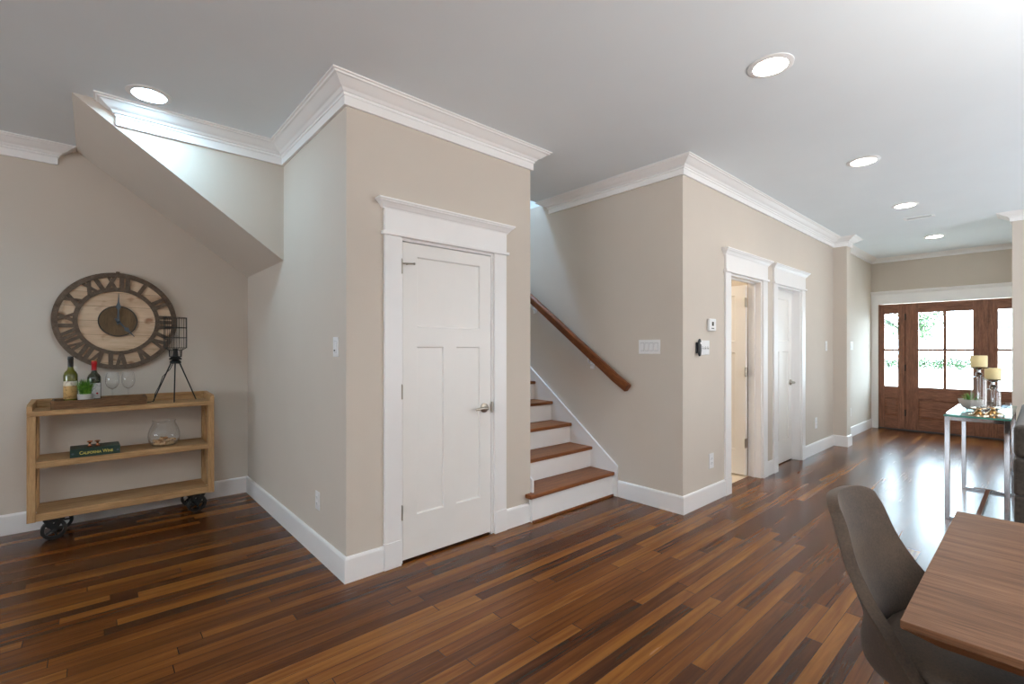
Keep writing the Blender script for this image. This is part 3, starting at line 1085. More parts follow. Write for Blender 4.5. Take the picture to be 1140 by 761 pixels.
def caster(px, py, ang):
    c = bpy.data.objects.new('caster', None)
    link(c)
    c.parent = t
    c.location = (px - .2125, py - 4.89, 0)
    c.rotation_euler = (0, 0, ang)
    R = 0.071
    w_ = MB()
    w_.lathe([(R - .020, -.018), (R, -.016), (R, .016), (R - .020, .018), (R - .020, -.018)], (0, 0, R), 28, cap=False, axis='y')
    w_.lathe([(.016, -.022), (.016, .022)], (0, 0, R), 16, axis='y')
    for q in range(5):
        a = 2 * PI * q / 5
        d = Vector((math.cos(a), 0, math.sin(a)))
        w_.cyl(Vector((0, 0, R)) + d * .012, Vector((0, 0, R)) + d * (R - .008), .008, .006, n=8)
    w_.build('wheel', M['black'], c, smooth=40, local=True)
    f_ = MB()
    for s in (-1, 1):
        y0_, y1_ = s * .024, s * .030
        f_.prism([(-.014, R - .012), (.014, R - .012), (.016, R + .004), (.058, .146), (.034, .146), (0, R + .030), (-.034, .146), (-.058, .146), (-.016, R + .004)], 'y', min(y0_, y1_), max(y0_, y1_))
    f_.box(-.058, .058, -.032, .032, .145, .1545)
    f_.cyl((0, -.036, R), (0, .036, R), .008, n=10)
    f_.build('fork', M['black'], c, bevel=.001, local=True)
    return c


for px, py, an in ((-0.215, 4.765, .10), (-0.185, 4.985, -.1), (0.655, 4.765, .10), (0.640, 4.985, -.15)):
    caster(px, py, an)

# ------------------------------------------------------------------ wall clock
KC = (0.152, 5.098, 1.607)
t = thing('wall_clock', 'large round wooden wall clock with roman numerals above the cart', 'clock', KC)
RO, RI = 0.397, 0.252
MB().lathe([(RO - .012, -.008), (RO - .012, -.020)], (0, 0, 0), 72, axis='y').build('clock_face', M['clock_face'], t, local=True)
MB().ring_flat((0, 0, 0), RO - .036, RO, -.040, -.001, 72).build('outer_ring', M['clock_dark'], t, local=True)
MB().ring_flat((0, 0, 0), RI - .006, RI + .024, -.036, -.020, 72).build('inner_ring', M['clock_dark'], t, local=True)
NUM = ['XII', 'I', 'II', 'III', 'IV', 'V', 'VI', 'VII', 'VIII', 'IX', 'X', 'XI']
r0, r1 = RI + .012, RO - .022
for i, s in enumerate(NUM):
    a = i * PI / 6
    wd = {'I': .042, 'V': .092, 'X': .092}
    tot = sum(wd[c] for c in s)
    sc_ = min(1.0, 0.168 / tot)
    u = -tot * sc_ / 2
    mb = MB()
    out = Vector((math.sin(a), 0, math.cos(a))); rt = Vector((math.cos(a), 0, -math.sin(a)))

    def stroke(u0, u1, wth, dy=0):
        A = rt * (u0) + out * r0; B = rt * (u1) + out * r1
        ww = rt * wth / 2
        q = [A - ww, A + ww, B + ww, B - ww]
        mb.hexa([(p.x, -.0195, p.z) for p in q], [(p.x, -.034 - dy, p.z) for p in q])
    for c in s:
        wc = wd[c] * sc_
        m_ = u + wc / 2
        T = .030 * max(sc_, .74)
        hw = wc / 2 - T * .62
        if c == 'I':
            stroke(m_, m_, T)
        elif c == 'V':
            stroke(m_, m_ - hw, T); stroke(m_, m_ + hw, T * .8, .001)
        else:
            stroke(m_ - hw, m_ + hw, T); stroke(m_ + hw, m_ - hw, T * .8, .001)
        u += wc
    mb.build('numeral', M['clock_dark'], t, local=True)
mb = MB().lathe([(.122, -.0195), (.122, -.030)], (0, 0, 0), 56, axis='y')
mb.build('centre_disc', M['clock_disc'], t, local=True)
MB().ring_flat((0, 0, 0), .119, .1265, -.033, -.0195, 56).build('disc_rim', M['black'], t, local=True)
M['hand'] = paint('blue_grey_metal', lin(74, 84, 92), 0.45, 0.08, 30, metal=0.3)


def hand(name, ang, L, y):
    out = Vector((math.sin(ang), 0, math.cos(ang))); rt = Vector((math.cos(ang), 0, -math.sin(ang)))
    prof = [(-.03, .004), (0, .012), (.02, .007), (L * .42, .005), (L * .50, .018), (L * .58, .013), (L * .68, .006), (L, .002)]
    mb = MB()
    poly = [out * a + rt * b for a, b in prof] + [out * a - rt * b for a, b in reversed(prof)]
    mb.hexa([(p.x, y, p.z) for p in poly], [(p.x, y - .004, p.z) for p in poly])
    mb.build(name, M['hand'], t, local=True)


hand('minute_hand', math.radians(1), .228, -.0385)
hand('hour_hand', math.radians(140), .165, -.0335)
MB().lathe([(.013, -.030), (.013, -.045), (.008, -.048)], (0, 0, 0), 18, axis='y').build('hand_cap', M['hand'], t, local=True)
MB().box(-.012, .012, -.010, -.001, RO - .004, RO + .014).build('hanger_tab', M['clock_dark'], t, bevel=.002, local=True)

# ------------------------------------------------------------------ things on the cart
ZT = 0.936
t = thing('serving_tray', 'long weathered brown wooden tray on top of the cart', 'tray', (0.045, 4.870, ZT))
MB().box(-.262, .262, -.105, .105, 0, .012).build('tray_base', M['tray'], t, local=True)
for a in (-.105, .091):
    MB().box(-.262, .262, a, a + .014, .012, .062).build('long_side', M['tray'], t, bevel=.002, local=True)
for a in (-.276, .262):
    MB().box(a, a + .014, -.105, .105, 0, .066).build('end_side', M['tray'], t, bevel=.002, local=True)
for a in (-.2815, .276):
    mb = MB().tube([(a + .003, -.03, .034), (a + .003, -.02, .048), (a + .003, .02, .048), (a + .003, .03, .034)], .004, 8)
    mb.build('tray_handle', M['black'], t, local=True)

ZB = ZT + .0125


def bottle_glass(name, col, tr):
    g = NT(name)
    g.p.inputs['Base Color'].default_value = col
    g.p.inputs['Roughness'].default_value = 0.06
    g.p.inputs['Transmission Weight'].default_value = tr
    g.p.inputs['Coat Weight'].default_value = 0.5
    nz = g.noise(9, 2, g.coords())
    g.l(g.ramp(nz, [(0.3, vary(col, .9)), (0.7, vary(col, 1.1))]), g.p.inputs['Base Color'])
    return g.m


M['olive'] = bottle_glass('olive_bottle_glass', lin(112, 112, 24), 0.35)
M['dkgreen'] = bottle_glass('dark_green_bottle_glass', lin(44, 46, 18), 0.2)
M['foil_black'] = paint('black_foil', lin(24, 26, 26), 0.35, 0.05, 20, bump=0)
M['foil_red'] = paint('red_foil', lin(176, 24, 30), 0.3, 0.05, 20, bump=0)
M['foil_gold'] = paint('gold_foil', lin(190, 140, 60), 0.3, 0.05, 20, metal=.6, bump=0)


def label_mat(name, top, low, zs, dark=None):
    g = NT(name)
    tc = g.n('ShaderNodeTexCoord'); sp = g.n('ShaderNodeSeparateXYZ')
    g.l(tc.outputs['Object'], sp.inputs[0])
    f_ = g.math('GREATER_THAN', sp.outputs[2], zs)
    mx = g.n('ShaderNodeMix', data_type='RGBA')
    g.l(f_, mx.inputs[0]); mx.inputs[6].default_value = low; mx.inputs[7].default_value = top
    nz = g.ramp(g.noise(60, 3, g.coords()), [(0.52, (1, 1, 1, 1)), (0.66, dark or (0.8, 0.75, 0.65, 1))])
    ml = g.n('ShaderNodeMix', data_type='RGBA', blend_type='MULTIPLY')
    ml.inputs[0].default_value = 0.55
    g.l(mx.outputs[2], ml.inputs[6]); g.l(nz, ml.inputs[7])
    g.l(ml.outputs[2], g.p.inputs['Base Color'])
    g.p.inputs['Roughness'].default_value = 0.6
    return g.m


def bottle(x, y, h, R, glassm, foil, cap, lab, lz, label):
    b = thing('wine_bottle', label, 'wine bottle', (x, y, ZB), group=None)
    n = R * .36
    MB().lathe([(R * .7, 0.0), (R, .006), (R, h * .60), (R * .97, h * .63), (R * .80, h * .68), (R * .52, h * .72), (n * 1.12, h * .76), (n, h * .80), (n, h * .985), (n * .9, h * .99)],
               (0, 0, 0), 32).build('bottle_glass', glassm, b, smooth=50, local=True)
    MB().lathe([(n + .0012, h * .785), (n + .0015, h * .93), (n + .003, h * .935), (n + .003, h * .965), (n + .0015, h * .97), (n + .0015, h * 1.0), (n * .5, h * 1.002)], (0, 0, 0), 24, cap=True).build('neck_foil', foil, b, smooth=50, local=True)
    if cap:
        MB().lathe([(n + .002, h * 1.0), (n + .002, h * 1.012), (n * .5, h * 1.014)], (0, 0, 0), 24).build('foil_top', cap, b, smooth=50, local=True)
    mb = MB()
    q0, q1 = -2.75, -0.55                         # label wraps the side that faces the room
    N = 18
    for zz0, zz1 in (lz,):
        vs = [[mb.v(((R + dr) * math.cos(q0 + (q1 - q0) * i / N), (R + dr) * math.sin(q0 + (q1 - q0) * i / N), z)) for i in range(N + 1)] for dr, z in ((.0005, zz0), (.0012, zz0 + .001), (.0012, zz1 - .001), (.0005, zz1))]
        for k_ in range(3):
            for i in range(N):
                mb.f([vs[k_][i], vs[k_][i + 1], vs[k_ + 1][i + 1], vs[k_ + 1][i]])
    mb.build('paper_label', lab, b, smooth=40, local=True)
    return b


bottle(-0.130, 4.917, .372, .0420, M['olive'], M['foil_black'], None, label_mat('cream_and_tan_label', lin(226, 214, 190), lin(196, 156, 96), .150, lin(120, 84, 40)), (.050, .185),
       'olive green wine bottle with black foil and a cream and tan label')
b2 = bottle(0.004, 4.917, .335, .0420, M['dkgreen'], M['foil_red'], M['foil_gold'], label_mat('white_label', lin(226, 222, 218), lin(220, 216, 212), .1, lin(170, 170, 170)), (.045, .165),
            'dark wine bottle with red foil and a white label behind the plant')
a = -0.9
MB().lathe([(.007, 0), (.007, -.001)], (0, 0, 0), 14, axis='y').build('red_seal', M['foil_red'], b2, local=True)
s_ = b2.children[-1]
s_.location = (.0436 * math.cos(-1.15), .0436 * math.sin(-1.15), .085)
s_.rotation_euler = (0, 0, -1.15 + PI / 2)

for x, y, lb in ((0.112, 4.880, 'clear empty wine glass beside the bottles on the tray'), (0.210, 4.890, 'clear empty wine glass at the right end of the tray')):
    g = thing('wine_glass', lb, 'wine glass', (x, y, ZB), group='wine glasses on the tray')
    MB().lathe([(.036, 0), (.036, .002), (.020, .004), (.006, .010), (.0045, .020), (.0045, .100), (.007, .112)], (0, 0, 0), 28).build('stem', M['crystal'], g, smooth=60, local=True)
    pr = [(.006, .110), (.022, .120), (.036, .138), (.043, .160), (.0445, .182), (.042, .210), (.036, .245)]
    pr2 = pr + [(r_ - .0014, z_) for r_, z_ in reversed(pr[1:])] + [(.0045, .113)]
    MB().lathe(pr2, (0, 0, 0), 32).build('bowl', M['crystal'], g, smooth=60, local=True)

t = thing('potted_grass', 'small tuft of green grass in a light grey pot on the tray', 'plant', (-0.045, 4.830, ZB))
M['concrete'] = paint('pale_concrete_pot', lin(186, 180, 176), 0.8, 0.08, 30)
MB().lathe([(.036, 0), (.040, .004), (.047, .080), (.047, .088), (.042, .088), (.040, .075), (.001, .074)], (0, 0, 0), 28, cap=True).build('pot', M['concrete'], t, smooth=40, local=True)
gt = NT('grass_green')
gt.l(gt.ramp(gt.noise(40, 2, gt.coords()), [(0.3, lin(44, 92, 22)), (0.7, lin(112, 168, 52))]), gt.p.inputs['Base Color'])
gt.p.inputs['Roughness'].default_value = 0.45
M['grass'] = gt.m


def blades(n, r0, hmin, hmax, spread, wdt, back=1.0):
    mb = MB()
    for i in range(n):
        a = random.uniform(0, 2 * PI); rr = r0 * math.sqrt(random.random())
        h_ = random.uniform(hmin, hmax); ln = random.uniform(.2, 1) * spread * (back if math.sin(a) > -.15 else 1)
        d = Vector((math.cos(a), math.sin(a), 0)); sd = Vector((-math.sin(a), math.cos(a), 0))
        base_ = d * rr
        prev = None
        for k_ in range(5):
            f_ = k_ / 4
            c_ = base_ + d * ln * f_ ** 1.7 + Vector((0, 0, h_ * (f_ - .18 * f_ ** 3)))
            ww = wdt * (1 - f_) ** .7 + .0003
            cur = [mb.v(c_ - sd * ww), mb.v(c_ + sd * ww)]
            if prev:
                mb.f([prev[0], prev[1], cur[1], cur[0]])
            prev = cur
    return mb


mb = blades(260, .034, .09, .165, .085, .0028, .22)
mb.b.transform(Matrix.Translation((0, 0, .070)))
mb.build('grass_tuft', M['grass'], t, local=True)

# tripod cage lamp
t = thing('tripod_lamp', 'black tripod lamp with wire cage shade at the right end of the cart', 'lamp', (0.520, 4.880, ZT))
mb = MB()
R, Z0, Z1 = .080, .452, .706
for z in (Z0, Z0 + .085, Z0 + .170, Z1):
    mb.tube([(R * math.cos(2 * PI * i / 32), R * math.sin(2 * PI * i / 32), z) for i in range(32)], .0028, 6, closed=True)
NW = 14
for i in range(NW):
    a = 2 * PI * i / NW
    c_, s_ = math.cos(a), math.sin(a)
    mb.tube([(R * c_, R * s_, Z1), (R * c_, R * s_, Z0), (.045 * c_, .045 * s_, Z0 - .022), (.043 * c_, .043 * s_, Z0 - .075)], .0021, 5)
for z, rr in ((Z0 - .022, .045), (Z0 - .075, .043)):
    mb.tube([(rr * math.cos(2 * PI * i / 24), rr * math.sin(2 * PI * i / 24), z) for i in range(24)], .003, 6, closed=True)
mb.build('wire_shade', M['black'], t, local=True)
MB().lathe([(.044, .352), (.046, .360), (.030, .376), (.020, .380), (.016, .440), (.020, .445)], (0, 0, 0), 24).build('socket', M['black'], t, smooth=40, local=True)
MB().lathe([(.013, .440), (.017, .460), (.030, .490), (.034, .515), (.028, .545), (.010, .562), (.001, .564)], (0, 0, 0), 24).build('bulb', M['crystal'], t, smooth=60, local=True)
MB().lathe([(.036, .318), (.040, .322), (.040, .336), (.022, .352)], (0, 0, 0), 24).build('hub', M['black'], t, smooth=40, local=True)
for fx, fy in ((-.150, .030), (-.022, -.125), (.152, .040)):
    d = Vector((fx, fy, 0)).normalized() * .028
    MB().cyl((d.x, d.y, .330), (fx, fy, 0.002), .0055, .0045, n=10).build('leg', M['black'], t, smooth=40, local=True)
mb = MB().tube([(-.01, .02, .330), (-.035, .02, .27), (-.085, .03, .21), (-.105, .032, .14), (-.135, .035, .07), (-.142, .03, .012), (-.165, .02, .0035), (-.195, .01, .0035)], .0032, 6)
mb.build('power_cord', M['black'], t, smooth=50, local=True)

# book with stoppers
ZM = 0.576
t = thing('book', 'thick dark green book lying on the middle shelf of the cart', 'book', (0.012, 4.800, ZM), math.radians(1.0))
M['book'] = paint('dark_green_cloth', lin(22, 50, 40), 0.5, 0.12, 40)
M['pages'] = paint('cream_pages', lin(214, 204, 180), 0.8, 0.06, 60)
M['ytext'] = paint('yellow_print', lin(206, 190, 92), 0.5, 0.02, 10, bump=0)
mb = MB().box(-.142, .142, -.068, .130, 0, .004).box(-.142, .142, -.068, .130, .056, .060).box(-.142, .142, -.072, -.067, 0, .060)
mb.build('cover', M['book'], t, bevel=.0015, local=True)
MB().box(-.138, .138, -.0675, .124, .004, .056).build('page_block', M['pages'], t, local=True)
cu_ = bpy.data.curves.new('title', 'FONT')
cu_.body = 'California Wine'
for i, ch in enumerate(cu_.body):
    if ch.islower():
        cu_.body_format[i].use_small_caps = True
cu_.small_caps_scale = 0.76
cu_.size = .034
cu_.align_x = 'CENTER'
cu_.align_y = 'CENTER'
cu_.extrude = .0003
cu_.offset = .0006
cu_.materials.append(M['ytext'])
tmp = link(bpy.data.objects.new('spine_title_outline', cu_))
dg = bpy.context.evaluated_depsgraph_get()
me_ = bpy.data.meshes.new_from_object(tmp.evaluated_get(dg))
bpy.data.objects.remove(tmp)
o = link(bpy.data.objects.new('spine_title', me_))
o.parent = t
o.location = (0.004, -.0725, .030)
o.rotation_euler = (PI / 2, 0, 0)
o.scale = (0.80, 1, 1)
for u in (-.127, .127):
    MB().lathe([(.008, -.0718), (.008, -.0728)], (u, 0, .028), 6, axis='y').build('spine_ornament', M['hand'], t, local=True)

M['copper'] = paint('polished_copper', (0.78, 0.36, 0.20, 1), 0.22, 0.04, 20, metal=.9, bump=0)
for (x, lb) in ((-.020, 'small copper bottle stopper standing on the green book, left of two'), (.024, 'small copper bottle stopper standing on the green book, right of two')):
    s_ = MB().lathe([(.014, 0), (.015, .004), (.010, .008), (.007, .014), (.007, .026), (.010, .032), (.017, .036), (.017, .041), (.010, .044)], (x, 4.815, ZM + .0603), 20)
    single(s_, 'bottle_stopper', M['copper'], lb, 'bottle stopper', (x, 4.815, ZM + .0603), 'copper stoppers on the book', smooth=40)

# fish bowl with corks
bx_, by_ = 0.440, 4.855
pr = [(.050, 0.0), (.080, .006), (.102, .032), (.110, .072), (.109, .105), (.100, .140), (.088, .168), (.079, .186), (.078, .198), (.083, .210)]
pr2 = pr + [(r_ - .003, z_ + (.003 if i_ == len(pr) - 1 else 0)) for i_, (r_, z_) in reversed(list(enumerate(pr)))]
pr2[-1] = (.048, .005)
single(MB().lathe(pr2, (bx_, by_, ZM), 40), 'glass_bowl', M['crystal'], 'round clear glass bowl holding wine corks on the middle shelf', 'bowl', (bx_, by_, ZM), smooth=60)
ck = NT('natural_cork')
ck.l(ck.ramp(ck.noise(90, 3, ck.coords()), [(0.35, lin(186, 140, 98)), (0.6, lin(232, 196, 154))]), ck.p.inputs['Base Color'])
ck.p.inputs['Roughness'].default_value = 0.85
M['cork'] = ck.m
mb = MB().lathe([(.0098, -.0205), (.0108, -.0195), (.0108, .0195), (.0098, .0205)], (0, 0, 0), 14)
cork = mb.build('wine_cork', M['cork'], smooth=40)
lay = [(-.052, -.030, 0), (-.018, -.054, 0), (.022, -.050, 0), (.056, -.020, 0), (.050, .030, 0), (.012, .048, 0), (-.030, .044, 0), (-.055, .012, 0),
       (-.012, -.012, 0), (.020, .004, 0), (-.030, -.020, 1), (.012, -.034, 1), (.036, .006, 1), (-.008, .022, 1), (-.040, .016, 1), (.062, .004, 1), (.030, .040, 1), (-.060, -.016, 1), (.004, -.004, 2), (-.02, .004, 2)]
for i, (dx, dy, lv) in enumerate(lay):
    o = cork if i == 0 else link(cork.copy())
    rr = math.hypot(dx, dy)
    o.location = (bx_ + dx, by_ + dy, ZM + .0175 + .0218 * lv + max(0, rr - .045) * .35)
    o.rotation_euler = (PI / 2, 0, math.atan2(dy, dx) + random.uniform(-.5, .5) + (0 if rr > .04 else random.uniform(0, 3)))
    tag(o, 'tan wine cork lying in the glass bowl', 'wine cork', 'wine corks in the glass bowl')

# ------------------------------------------------------------------ dining table and chair
TX0, TX1, TY1, TY0, TZ = 1.372, 2.460, 0.214, -1.75, 0.760
t = thing('dining_table', 'walnut dining table with its front corner beside the taupe chair', 'table', ((TX0 + TX1) / 2, (TY0 + TY1) / 2, 0))
k = .062


def rect(z, d):
    return [(TX0 + d, TY0 + d, z), (TX1 - d, TY0 + d, z), (TX1 - d, TY1 - d, z), (TX0 + d, TY1 - d, z)]


MB().hexa(rect(TZ - .018, 0), rect(TZ, 0)).build('tabletop', M['table'], t, bevel=.0015)
MB().hexa(rect(TZ - .060, k), rect(TZ - .0181, .001)).build('bevelled_edge', M['table_dark'], t)
for yy in (-.52, -1.30):
    mb = MB().box(1.62, 2.21, yy - .03, yy + .03, .04, TZ - .0605).box(1.50, 2.33, yy - .045, yy + .045, 0, .04)
    mb.build('trestle_leg', M['table_dark'], t, bevel=.003)
MB().box(1.88, 1.95, -1.27, -.55, .30, .38).build('stretcher', M['table_dark'], t, bevel=.003)

# chair: local frame, -Y is the front, seat top about 0.475
t = thing('dining_chair', 'taupe upholstered dining chair with curved back at the table end', 'chair', (1.957, 0.205, 0), math.radians(-5))


def shell_point(u, v):
    """u across -1..1, v from front of the seat shell 0 through the bend up to the top of the back 1"""
    ctrl = [(-.250, .425), (-.12, .408), (.07, .350), (.165, .366), (.180, .430), (.168, .520), (.186, .600), (.222, .700), (.254, .800), (.276, .880)]
    hw = [.205, .222, .236, .243, .243, .238, .226, .207, .184, .166]
    lift = [.022, .030, .050, .055, .062, .040, .012, .0, .0, .0]      # edge raised
    fwd = [0, .05, .12, .185, .150, .092, .068, .052, .050, .044]            # edge pulled forward
    x = v * (len(ctrl) - 1)
    i = min(int(x), len(ctrl) - 2)
    f_ = x - i

    def cr(a):
        p0, p1, p2, p3 = a[max(i - 1, 0)], a[i], a[i + 1], a[min(i + 2, len(a) - 1)]
        return .5 * (2 * p1 + (p2 - p0) * f_ + (2 * p0 - 5 * p1 + 4 * p2 - p3) * f_ ** 2 + (3 * p1 - p0 - 3 * p2 + p3) * f_ ** 3)
    y = cr([c[0] for c in ctrl]); z = cr([c[1] for c in ctrl]); w_ = cr(hw); lf = cr(lift); fw = cr(fwd)
    e2 = abs(u) ** 2.2
    zz = z + lf * e2
    if v > .9:                                                             # round the top corners
        zz -= (v - .9) / .1 * .030 * abs(u) ** 5
    return Vector((w_ * u, y - fw * e2, zz))


NU, NV = 20, 44
mb = MB()
grid = [[mb.v(shell_point(-1 + 2 * i / NU, j / NV)) for i in range(NU + 1)] for j in range(NV + 1)]
for j in range(NV):
    for i in range(NU):
        mb.f([grid[j][i], grid[j][i + 1], grid[j + 1][i + 1], grid[j + 1][i]])
sh = mb.build('back_shell', M['chair'], t, smooth=60, local=True)
md = sh.modifiers.new('thickness', 'SOLIDIFY'); md.thickness = .034; md.offset = 0
md = sh.modifiers.new('soft', 'BEVEL'); md.width = .014; md.segments = 3; md.limit_method = 'ANGLE'; md.angle_limit = math.radians(50)
# seat cushion
mb = MB()
n = 28
rings = []
for (s, z) in ((.90, .418), (.98, .428), (1.0, .446), (.985, .462), (.93, .474), (.80, .481), (.4, .484)):
    ring = []
    for i in range(n):
        a = 2 * PI * i / n
        ca, sa = math.cos(a), math.sin(a)
        ex = 2 / 3.6
        x_ = .218 * abs(ca) ** ex * (1 if ca > 0 else -1)
        y_ = -.065 + .215 * abs(sa) ** ex * (1 if sa > 0 else -1)
        ring.append(mb.v((x_ * s, -.065 + (y_ + .065) * s, z)))
    rings.append(ring)
for k_ in range(len(rings) - 1):
    for i in range(n):
        j = (i + 1) % n
        mb.f([rings[k_][i], rings[k_][j], rings[k_ + 1][j], rings[k_ + 1][i]])
mb.f(rings[0][::-1]); mb.f(rings[-1])
mb.build('seat', M['seat'], t, smooth=70, local=True)
for sx_, sy_ in ((-1, -1), (1, -1), (-1, 1), (1, 1)):
    MB().cyl((sx_ * .15, -.06 + sy_ * .14, .375), (sx_ * .205, -.05 + sy_ * .21, 0), .019, .012, n=14).build('leg', M['chair_leg'], t, smooth=40, local=True)

# ------------------------------------------------------------------ console table behind the sofa
AX0, AX1, AY0, AY1, AZ = 5.172, 6.455, 0.150, 0.530, 0.845
t = thing('console_table', 'chrome console table with a glass top in front of the entry', 'console table', ((AX0 + AX1) / 2, (AY0 + AY1) / 2, 0))
q = .032
for xa in (AX0 + .006, AX1 - q - .006):
    for ya in (AY0 + .006, AY1 - q - .006):
        MB().box(xa, xa + q, ya, ya + q, 0, AZ - .012).build('leg', M['chrome'], t, bevel=.002)
mb = MB()
for xa in (AX0 + .006, AX1 - q - .006):
    mb.box(xa, xa + q, AY0 + q + .006, AY1 - q - .006, AZ - .012 - q, AZ - .012)
for ya in (AY0 + .006, AY1 - q - .006):
    mb.box(AX0 + q + .006, AX1 - q - .006, ya, ya + q, AZ - .012 - q, AZ - .012)
mb.build('top_frame', M['chrome'], t, bevel=.002)
for xa in (AX0 + .006, AX1 - q - .006):
    MB().box(xa, xa + q, AY0 + q + .006, AY1 - q - .006, 0.0, .026).build('foot_rail', M['chrome'], t, bevel=.002)
MB().box(AX0 + q + .006, AX1 - q - .006, (AY0 + AY1) / 2 - q / 2, (AY0 + AY1) / 2 + q / 2, 0.0, .026).build('stretcher', M['chrome'], t, bevel=.002)
mb = MB()
mb.box(AX0, AX1, AY0, AY1, AZ - .0115, AZ)
mb.b.faces.ensure_lookup_table()
for fc in mb.b.faces:
    fc.material_index = 0 if abs(fc.normal.z) > .5 or True and abs((fc.calc_center_median().z - (AZ - .00575))) > .004 else 1
mb.build('glass_top', [M['tabletop_glass'], M['tabletop_edge']], t)

M['wax'] = paint('ivory_candle_wax', lin(232, 214, 160), 0.5, 0.03, 10, bump=0)


def candle_holder(x, y, ztop, lb, lbc):
    h_ = ztop - AZ
    c = thing('candle_holder', lb, 'candle holder', (x, y, AZ + .0002), group='candle holders on the console')
    MB().lathe([(.062, 0), (.062, .006), (.046, .012), (.030, .018), (.018, .030), (.013, .042), (.018, .050), (.050, .054), (.050, .060), (.012, .062)], (0, 0, 0), 32).build('foot', M['gold'], c, smooth=40, local=True)
    hb = h_ - .075
    g = MB()
    pr = [(.048, .060), (.048, hb - .03), (.044, hb - .012), (.030, hb - .002), (.014, hb)]
    pr2 = pr + [(r_ - .003, z_ - .001) for r_, z_ in reversed(pr)]
    g.lathe(pr2, (0, 0, 0), 32, cap=False)
    g.build('glass_cylinder', M['crystal'], c, smooth=50, local=True)
    MB().cyl((0, 0, .060), (0, 0, hb), .011, n=16).build('glass_rod', M['crystal'], c, smooth=40, local=True)
    MB().lathe([(.012, hb), (.022, hb + .012), (.024, hb + .022), (.012, hb + .034), (.011, h_ - .022), (.030, h_ - .012), (.058, h_ - .008), (.060, h_), (.001, h_)], (0, 0, 0), 32).build('cup', M['chrome'], c, smooth=40, local=True)
    o = single(MB().lathe([(.046, 0), (.050, .003), (.0505, .088), (.048, .093), (.030, .091), (.004, .088)], (x, y, ztop + .0006), 32), 'pillar_candle', M['wax'], lbc, 'candle', (x, y, ztop + .0006),
               'ivory pillar candles on the console', smooth=40)
    MB().cyl((0, 0, .086), (.002, 0, .101), .0016, n=6).build('wick', M['slot'], o, local=True)


candle_holder(5.332, .334, 1.231, 'taller of the two glass and chrome candle holders on the console', 'ivory pillar candle on the taller holder')
candle_holder(5.484, .262, 1.129, 'shorter of the two glass and chrome candle holders on the console', 'ivory pillar candle on the shorter holder')

M['stone'] = paint('pale_stone_bowl', lin(196, 192, 186), 0.6, 0.05, 20)
t = thing('succulent_bowl', 'pale grey bowl with a small green succulent beside the candle holders', 'plant', (5.80, .415, AZ + .0002))
pr = [(.030, 0), (.052, .014), (.072, .044), (.082, .080), (.083, .088), (.076, .086), (.066, .050), (.001, .048)]
MB().lathe(pr, (0, 0, 0), 32).build('bowl', M['stone'], t, smooth=40, local=True)
mb = blades(60, .045, .06, .13, .05, .006)
mb.b.transform(Matrix.Translation((0, 0, .048)))
mb.build('succulent', M['grass'], t, local=True)
t2 = thing('glass_dish', 'shallow clear glass dish of brown potpourri behind the candle holders', 'dish', (5.98, .275, AZ + .0002))
pr = [(.040, 0), (.075, .010), (.098, .035), (.104, .060)]
MB().lathe(pr + [(r_ - .003, z_ + .001) for r_, z_ in reversed(pr)], (0, 0, 0), 32, cap=True).build('dish', M['crystal'], t2, smooth=50, local=True)
M['brown'] = paint('dried_brown_husk', lin(92, 60, 38), 0.8, 0.3, 60)
mb = MB()
for i in range(26):
    a = random.uniform(0, 2 * PI); rr = .062 * math.sqrt(random.random())
    m_ = Matrix.Translation((rr * math.cos(a), rr * math.sin(a), .030 + random.uniform(0, .030)))
    bmesh.ops.create_icosphere(mb.b, subdivisions=1, radius=random.uniform(.011, .019), matrix=m_)
o = mb.build('potpourri', M['brown'], t2, local=True)
o['kind'] = 'stuff'

# ------------------------------------------------------------------ sofa beyond the table
t = thing('sofa', 'dark grey tweed sofa standing against the chrome console table', 'sofa', (5.95, -.32, 0))
X0s, X1s, Yb, Yf = 4.90, 6.95, .132, -.80
MB().box(X0s + .005, X1s - .005, Yf, Yb - .004, .06, .33).build('base', M['sofa'], t, bevel=.02, seg=3)
MB().box(X0s, X1s, Yb - .22, Yb, .335, .595).build('back_lower', M['sofa'], t, bevel=.02, seg=3)
MB().box(X0s, X1s, Yb - .22, Yb, .60, .838).build('back_upper', M['sofa'], t, bevel=.04, seg=4)
for xa in (X0s, X1s - .2):
    MB().box(xa, xa + .2, Yf, Yb - .225, .335, .60).build('arm', M['sofa'], t, bevel=.03, seg=3)
for i in range(2):
    a = X0s + .205 + i * .82
    MB().box(a, a + .815, Yf - .01, Yb - .225, .335, .47).build('seat_cushion', M['sofa'], t, bevel=.03, seg=3)
for xa in (X0s + .08, X1s - .08):
    for ya in (Yf + .08, Yb - .10):
        MB().cyl((xa, ya, 0), (xa, ya, .062), .02, .025, n=12).build('foot', M['slot'], t)

# ------------------------------------------------------------------ outdoors seen through the front door
M['drive'] = paint('pale_concrete_drive', lin(214, 210, 204), 0.9, 0.05, 1.2)
tag(MB().box(10.40, 70, -40, 45, -.35, -.20).build('ground_outside', M['drive']), 'pale concrete drive outside the front door', 'driveway', kind='structure')
M['porch'] = paint('pale_porch_slab', lin(206, 200, 192), 0.8, 0.04, 3)
tag(MB().box(10.40, 12.6, -1.5, 3.5, -.199, -.03).build('ground_porch', M['porch'], bevel=.01), 'pale porch slab before the front door', 'porch', kind='structure')
lf = NT('leaf_green')
lf.l(lf.ramp(lf.noise(3.0, 4, lf.coords()), [(0.3, lin(38, 62, 34)), (0.7, lin(58, 84, 44))]), lf.p.inputs['Base Color'])
lf.p.inputs['Roughness'].default_value = 0.6
M['leaf'] = lf.m


